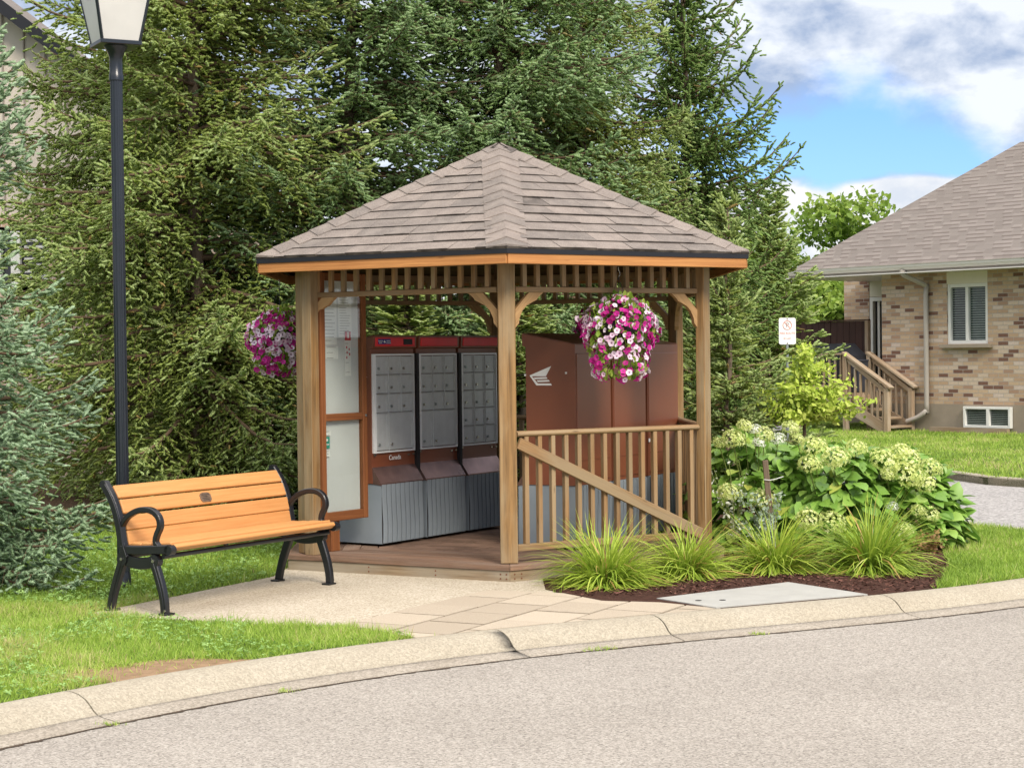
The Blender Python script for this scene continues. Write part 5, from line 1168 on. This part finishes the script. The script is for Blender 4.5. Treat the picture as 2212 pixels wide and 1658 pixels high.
dz1=WP(1877,690-3,-RV)[1]; dz1=WP(1880,(900+445/2.072*1)/1.7367 if 0 else 642,-RV)[1]
mb=MB()
for a,b,z0_,z1_ in wallrects(rl,.3,zf,ez,[(du0,du1,.85,dz1+.5)]): mb.box(((a+b)/2,RV+.12,(z0_+z1_)/2),(b-a,.24,z1_-z0_))
mb.box((rl+.12,RV+3,(zf+ez)/2),(.24,5.6,ez-zf)); mb.build('recessed_brick_wall',M['brick'],house,'wall')
mb=MB(); mb.box(((UR)/2,.13,zf/2-.05),(UR,.26,zf+.1)); mb.box(((rl)/2,RV+.13,zf/2-.05),(-rl,.26,zf+.1)); mb.build('foundation',M['found'],house)
mb=MB(); mb.box(((wu0+wu1)/2,.05,wz1+lin_h/2),(wu1-wu0,.10,lin_h)); mb.build('lintel_panel',M['lintel'],house)
def window(u0,u1,z0_,z1_,slats,mull,yy=.03,panes=('pane','paneg'),fr=.07):
    f=MB()
    for a,b,c,d in ((u0,u0+fr,z0_,z1_),(u1-fr,u1,z0_,z1_),(u0+fr,u1-fr,z0_,z0_+fr),(u0+fr,u1-fr,z1_-fr,z1_),(mull-.035,mull+.035,z0_+fr,z1_-fr)): f.box(((a+b)/2,yy+.04,(c+d)/2),(b-a,.09,d-c),None,.004)
    fo=f.build('window',M['vinyl'],house)
    for j,(a,b) in enumerate(((u0+fr,mull-.035),(mull+.035,u1-fr))):
        f=MB(); f.box(((a+b)/2,yy+.075,(z0_+z1_)/2),(b-a,.01,z1_-z0_-2*fr)); f.build('pane',M[panes[j]],fo)
        f=MB(); n=slats; h=(z1_-z0_-2*fr)/n
        for i in range(n): f.box(((a+b)/2,yy+.058,z0_+fr+(i+.5)*h),(b-a-.02,.012,h*.30))
        f.build('blind',M['blind'],fo)
    return fo
window(wu0,wu1,wz0,wz1,22,WP(2086,680)[0])
fo=window(bu0,bu1,bz0,bz1,9,WP(2139,900)[0],-.10,('pane','pane'),.05)
MB().box(((wu0+wu1)/2,-.04,wz0-.04),(wu1-wu0+.22,.16,.075),None,.005).build('window_sill',M['found'],house)
a,b=WP(2033,928)[0],WP(2200,928)[0]
mb=MB(); mb.box(((a+b)/2,-.35,.05),(b-a,.10,.12)); mb.build('window_well_kerb',M['porch'],house)
# door in the recess
f=MB(); y_=RV+.03
for a,b,c,d in ((du0,du0+.09,.85,dz1),(du1-.09,du1,.85,dz1),(du0+.09,du1-.09,dz1-.09,dz1)): f.box(((a+b)/2,y_+.04,(c+d)/2),(b-a,.12,d-c))
dr=f.build('patio_door',M['vinyl'],house)
MB().box(((du0+du1)/2,y_+.09,(dz1+.85)/2),(du1-du0-.18,.02,dz1-.94)).build('door_glass',M['pane'],dr)
mb=MB(); mb.box((du0+.2,y_+.06,(dz1+.85)/2),(.06,.03,dz1-1.0)); mb.build('door_stile',M['vinyl'],dr)
MB().box(((du0+du1)/2,y_+.03,dz1+.25),(du1-du0,.10,.48)).build('door_transom_panel',M['lintel'],house)
# roof : hip at the left end
ul=WP(1704,602,EV)[0]; run=3.45; pz=6.02; rz0=ez+.14
me_=MB(); e0=Vector((ul,-EV,rz0)); e1=Vector((UR+.4,-EV,rz0)); b0=Vector((ul,-EV+2*run,rz0)); b1=Vector((UR+.4,-EV+2*run,rz0)); rA=Vector((ul+run,-EV+run,pz)); rB=Vector((UR+.4-run*.0,-EV+run,pz))
def slope_uv(mb,pts):
    mb.piece(); mb.cur=0; mb.add(pts,[tuple(range(len(pts)))])
m1=MB(); slope_uv(m1,[e0,e1,rB,rA]); slope_uv(m1,[b0,e0,rA]); slope_uv(m1,[b1,b0,rA,rB]); ro=m1.build('roof',M['hshing'],house,'wall')
# uv by slope: u along eave, v up the slope
uvl=ro.data.uv_layers[0].data
for pol in ro.data.polygons:
    n=pol.normal; u=Vector((0,0,1)).cross(n).normalized(); v=n.cross(u)
    for li in pol.loop_indices: p=ro.data.vertices[ro.data.loops[li].vertex_index].co; uvl[li].uv=(p.dot(u)+50,p.dot(v)*(1 if v.z>0 else -1)+50)
m1=MB(); m1.box(((ul+UR)/2,-EV+.35,rz0-.16),(UR-ul,.95,.02)); m1.box((ul/2+.1,-EV+1.6,rz0-.165),(-ul-.0,2.6,.02)); m1.build('soffit',M['gutterw'],house)
m1=MB(); m1.box(((ul+UR)/2,-EV+.01,rz0-.09),(UR-ul,.03,.17)); m1.box((ul+.02,-EV+run,rz0-.09),(.03,2*run,.17)); m1.build('fascia',M['gutter'],house)
gut=MB(); gut.prism([(-.06,-.10),(-.11,-.04),(-.115,.0),(-.13,.01),(0,.01),(0,-.10)],UR-ul,((ul+UR)/2,-EV-.0,rz0+.0),(0,1,0),(0,0,1)); gut.build('gutter',M['gutterw'],house)
du=WP(2004,700)[0]; q=[(du-.25,-EV-.05,rz0-.10),(du-.25,-EV-.03,rz0-.20),(du,-.07,rz0-.42),(du,-.07,rz0-.6),(du,-.07,.55),(du,-.09,.42),(du-.18,-.14,.28),(du-.42,-.16,.20)]
m1=MB(); m1.tube(smooth_path(q,3),.065,8,flat=(1,.8)); m1.build('downspout',M['gutter'],house)
# ================================================================ PORCH AND STAIRS
rn,ln=G(1986,931),G(1899,933)
def UV_(p): return ((p-P0).dot(hd_),(p-P0).dot(ho))
ru,rv=UV_(rn); lu,lv=UV_(ln); su=(ru+lu)/2; LZ=.78; run_=1.05; tu=su-run_
porch=thing('wooden_porch','weathered wooden porch with four steps and sloping rails beside the brick house','porch',P0,hang_)
V3=lambda u,v,z: Vector((u,-v,z))
lo=tu-2.6
m1=MB()
for i in range(14): v=.05+(lv-.05)*(i+.5)/14; m1.beam(V3(lo,v,LZ-.02),V3(tu,v,LZ-.02),(lv-.05)/14-.008,.04)
ue=min(tu,-.03)
for i in range(7): v=-.02-1.9*(i+.5)/7; m1.beam(V3(lo,v,LZ-.02),V3(ue,v,LZ-.02),1.9/7-.008,.04)
m1.build('deck_board',M['porch'],porch)
m1=MB(); m1.beam(V3(lo,lv+.01,LZ-.13),V3(tu,lv+.01,LZ-.13),.04,.18); m1.beam(V3(tu+.02,.1,LZ-.13),V3(tu+.02,lv,LZ-.13),.04,.18); m1.build('rim_joist',M['porch'],porch)
for i in range(4):
    u=tu+.04+run_*(i+.5)/4; z=LZ-(i+1)*LZ/4.6; m1=MB(); m1.beam(V3(u,rv+.05,z),V3(u,lv-.05,z),run_/4+.03,.045,bev=.004); m1.build('step',M['porch'],porch)
for v in (rv,lv):
    m1=MB(); m1.beam(V3(tu,v,LZ-.25),V3(su,v,.05),.04,.22); m1.build('stringer',M['porch'],porch)
    for u,z0_,z1_ in ((tu,0,LZ+.78),(su,0,.88)): m1=MB(); m1.box(V3(u,v,(z0_+z1_)/2),(.10,.10,z1_-z0_),None,.005); m1.build('newel_post',M['porch'],porch)
    m1=MB(); m1.beam(V3(tu-.05,v,LZ+.83),V3(su+.12,v,.885),.15,.045,bev=.004); m1.build('stair_handrail',M['porch'],porch)
    m1=MB(); m1.beam(V3(tu,v+.0,LZ+.73),V3(su,v,.80),.04,.09); m1.build('under_rail',M['porch'],porch)
    for i in range(7):
        s=(i+.7)/7.4; u=tu+(su-tu)*s; zt=LZ+.73+(.90-LZ-.93)*s; m1=MB(); m1.beam(V3(u,v,zt-.84),V3(u,v,zt-.04),.038,.038,hd_ if 0 else (1,0,0)); m1.build('baluster',M['porch'],porch)
def hrail(u0,v0,u1,v1,nb):
    m1=MB(); m1.beam(V3(u0,v0,LZ+.80),V3(u1,v1,LZ+.80),.13,.04,bev=.004); m1.build('handrail',M['porch'],porch)
    m1=MB(); m1.beam(V3(u0,v0,LZ+.12),V3(u1,v1,LZ+.12),.04,.08); m1.build('lower_rail',M['porch'],porch)
    for i in range(nb): s=(i+.5)/nb; m1=MB(); q=V3(u0+(u1-u0)*s,v0+(v1-v0)*s,0); m1.beam(q+Vector((0,0,LZ+.14)),q+Vector((0,0,LZ+.78)),.038,.038,(1,0,0)); m1.build('baluster',M['porch'],porch)
hrail(lo,lv,tu-.05,lv,17); hrail(tu,.08,tu,rv-.05,5)
for u,v in ((lo,lv),(lo,.1),((lo+tu)/2,lv),(tu,.1)):
    m1=MB(); m1.box(V3(u,v,(LZ+.80)/2),(.10,.10,LZ+.80-.02)); m1.build('porch_post',M['porch'],porch)
u0=WP(1780,700,.3)[0]
fn=thing('privacy_panel','dark stained board privacy panel standing at the back of the porch','privacy panel',P0+hd_*lo+ho*(-.6)+Vector((0,0,LZ)),hang_)
zt=WP(1800,695,-.6)[1]-LZ
for k in range(2):
    m1=MB()
    for i in range(6): m1.box((.06+i*.17+k*1.03,0,zt*(.5 if 0 else .5)),(.165,.03,zt),None,.003)
    m1.build('board_panel',M['fence'],fn)
m1=MB(); m1.box((1.03+1.0,-.04,zt/2),(.09,.09,zt+.02)); m1.build('post',M['porch'],fn)
m1=MB(); m1.box((1.0,-.01,zt+.02),(2.1,.08,.03)); m1.build('cap_rail',M['fence'],fn)
# barbecue under a vinyl cover
bq=P0+hd_*WP(1797,760,lv-.5)[0]+ho*(lv-.5)+Vector((0,0,LZ)); t=thing('covered_barbecue','black vinyl covered barbecue standing on the porch behind the rail','barbecue',bq,hang_)
m1=MB(); q=[(-.68,0),(-.70,.45),(-.66,.78),(-.50,.92),(-.38,1.0),(.36,1.02),(.48,.92),(.68,.76),(.72,.4),(.70,0)]; m1.prism(q,.58,(0,0,0),(1,0,0),(0,0,1)); m1.build('cover',M['vcover'],t)
m1=MB(); 
for x in (-.5,-.2,.15,.5): m1.bar([(x,-.295,.02),(x+.03,-.31,.4),(x-.02,-.295,.85)],.07,.02)
m1.build('cover_fold',M['vcover'],t)
bi=P0+hd_*min(tu-.30,WP(1876,790,.22)[0])+ho*.22+Vector((0,0,LZ)); t=thing('storage_bin','dark grey wheeled bin standing at the top of the porch stairs','bin',bi,hang_)
m1=MB(); m1.prism([(-.26,0),(-.30,.62),(.30,.62),(.26,0)],.5,(0,0,.02),(1,0,0),(0,0,1)); m1.build('body',M['bin'],t)
m1=MB(); m1.box((0,0,.66),(.64,.56,.04),None,.01); m1.build('lid',M['bin'],t)
m1=MB(); m1.tube([(.18,-.26,.09),(.18,-.30,.09)],.09,14); m1.build('wheel',M['black'],t)
# ================================================================ HOUSE BEHIND THE SPRUCES ON THE LEFT
HY=25.5; t=thing('gabled_house','beige sided gabled house with pinkish brick base behind the left spruces','house',(0,HY,0),0)
def zx(x,y): p=A(x,y,HY); return p.x,p.z
gx0,gz0=zx(440,352); gxa,gza=zx(-420,-300); zb=zx(250,462)[1]; wx0,wz1_=zx(-10,500); wx1,wz0_=zx(104,618); mu0,_=zx(23,560); mu1,_=zx(43,560)
gxm=2*gxa-gx0
m1=MB()
for a,b,c,d in wallrects(gxm,gx0,-.1,zb,[(wx0,wx1,wz0_,wz1_)]): m1.box(((a+b)/2,.12,(c+d)/2),(b-a,.24,d-c))
m1.box((gx0-.12,4.2,zb/2),(.24,7.9,zb)); m1.build('brick_wall',M['brickL'],t,'wall')
m1=MB(); 
nbat=int((gx0-gxm)/.30); 
m1.prism([(gxm,zb+.002),(gx0,zb+.002),(gx0,gz0),(gxa,gza),(gxm,gz0)],.20,(0,.14,0),(1,0,0),(0,0,1)); m1.build('siding_wall',M['siding'],t)
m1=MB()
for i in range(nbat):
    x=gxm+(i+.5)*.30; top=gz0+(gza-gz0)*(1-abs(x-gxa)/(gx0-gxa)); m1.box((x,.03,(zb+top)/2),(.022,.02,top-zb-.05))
m1.build('batten',sim('batten_brown',(.34,.29,.25),.7),t)  # battens coloured a darker brown than the siding
m1=MB()
for s_ in (-1,1):
    e=Vector((gxa+s_*(gx0-gxa+.35),-.30,gz0-.35*(gza-gz0)/(gx0-gxa)+.12)); ap=Vector((gxa,-.30,gza+.12)); m1.piece(); m1.add([e,ap,ap+Vector((0,9,0)),e+Vector((0,9,0))],[(0,1,2,3)])
m1.build('roof',M['hshing'],t)
m1=MB()
for s_ in (-1,1):
    e=Vector((gxa+s_*(gx0-gxa+.35),-.29,gz0-.35*(gza-gz0)/(gx0-gxa)+.04)); m1.beam(e,(gxa,-.29,gza+.04),.04,.16)
m1.build('rake_board',M['drip'],t)
m1=MB()
for a,b,c,d in ((wx0,wx0+.07,wz0_,wz1_),(wx1-.06,wx1,wz0_,wz1_),(mu0,mu1,wz0_,wz1_),(wx0,wx1,wz0_-.06,wz0_),(wx0,wx1,wz1_,wz1_+.06)): m1.box(((a+b)/2,.05,(c+d)/2),(b-a,.1,d-c))
fo=m1.build('window',M['vinyl'],t)
m1=MB(); m1.box(((wx0+wx1)/2,.12,(wz0_+wz1_)/2),(wx1-wx0,.02,wz1_-wz0_)); m1.build('pane',M['pane'],fo)
m1=MB()
for i in range(9): m1.box(((mu1+wx1)/2,.09,wz0_+(i+.5)*(wz1_-wz0_)/9),(wx1-mu1-.08,.015,.035))
m1.build('blind',M['vinyl'],fo)
# ================================================================ STREET SIGN
sp0=A(1700,715,20.7); t=thing('street_sign','small white sign with faded red circle and lettering on a galvanised post','street sign',(sp0.x,sp0.y,0),R_(3))
sw,shh=.196,.304; zc=sp0.z
MB().box((0,.013,(zc+.06)/2),(.03,.02,zc+.06),None,.004).build('post',M['galv'],t)
def rrect(w_,h_,r_,n=4):
    out=[]
    for cx,cy,a0 in ((w_/2-r_,h_/2-r_,0),(-w_/2+r_,h_/2-r_,90),(-w_/2+r_,-h_/2+r_,180),(w_/2-r_,-h_/2+r_,270)):
        for i in range(n+1): a=R_(a0+90*i/n); out.append((cx+r_*math.cos(a),cy+r_*math.sin(a)))
    return out
m1=MB(); m1.prism(rrect(sw,shh,.022),.004,(0,0,zc),(1,0,0),(0,0,1)); sg=m1.build('sign_plate',M['signw'],t)
m1=MB(); ring=[(.05*math.cos(i*.2618),.05*math.sin(i*.2618)) for i in range(25)]; m1.tube([(a,-.0035,zc+.068+b) for a,b in ring],.004,5,False); m1.beam((-.035,-.0045,zc+.103),(.035,-.0045,zc+.033),.002,.007,(0,0,1)); m1.build('prohibition_ring',M['signred'],sg)
Rf=Matrix.Rotation(math.pi/2,3,'X')
text(sg,'P',.072,Vector((0,-.0035,zc+.068)),Rf,M['ink'],'letter'); text(sg,'FIRE ROUTE',.033,Vector((0,-.0035,zc-.025)),Rf,M['signred']); text(sg,'BY-LAW',.024,Vector((0,-.0035,zc-.085)),Rf,M['signred'])
m1=MB(); 
for dz in (.14,-.14): m1.tube([(0,-.003,zc+dz),(0,-.008,zc+dz)],.008,8)
m1.build('bolt',M['steel'],sg)
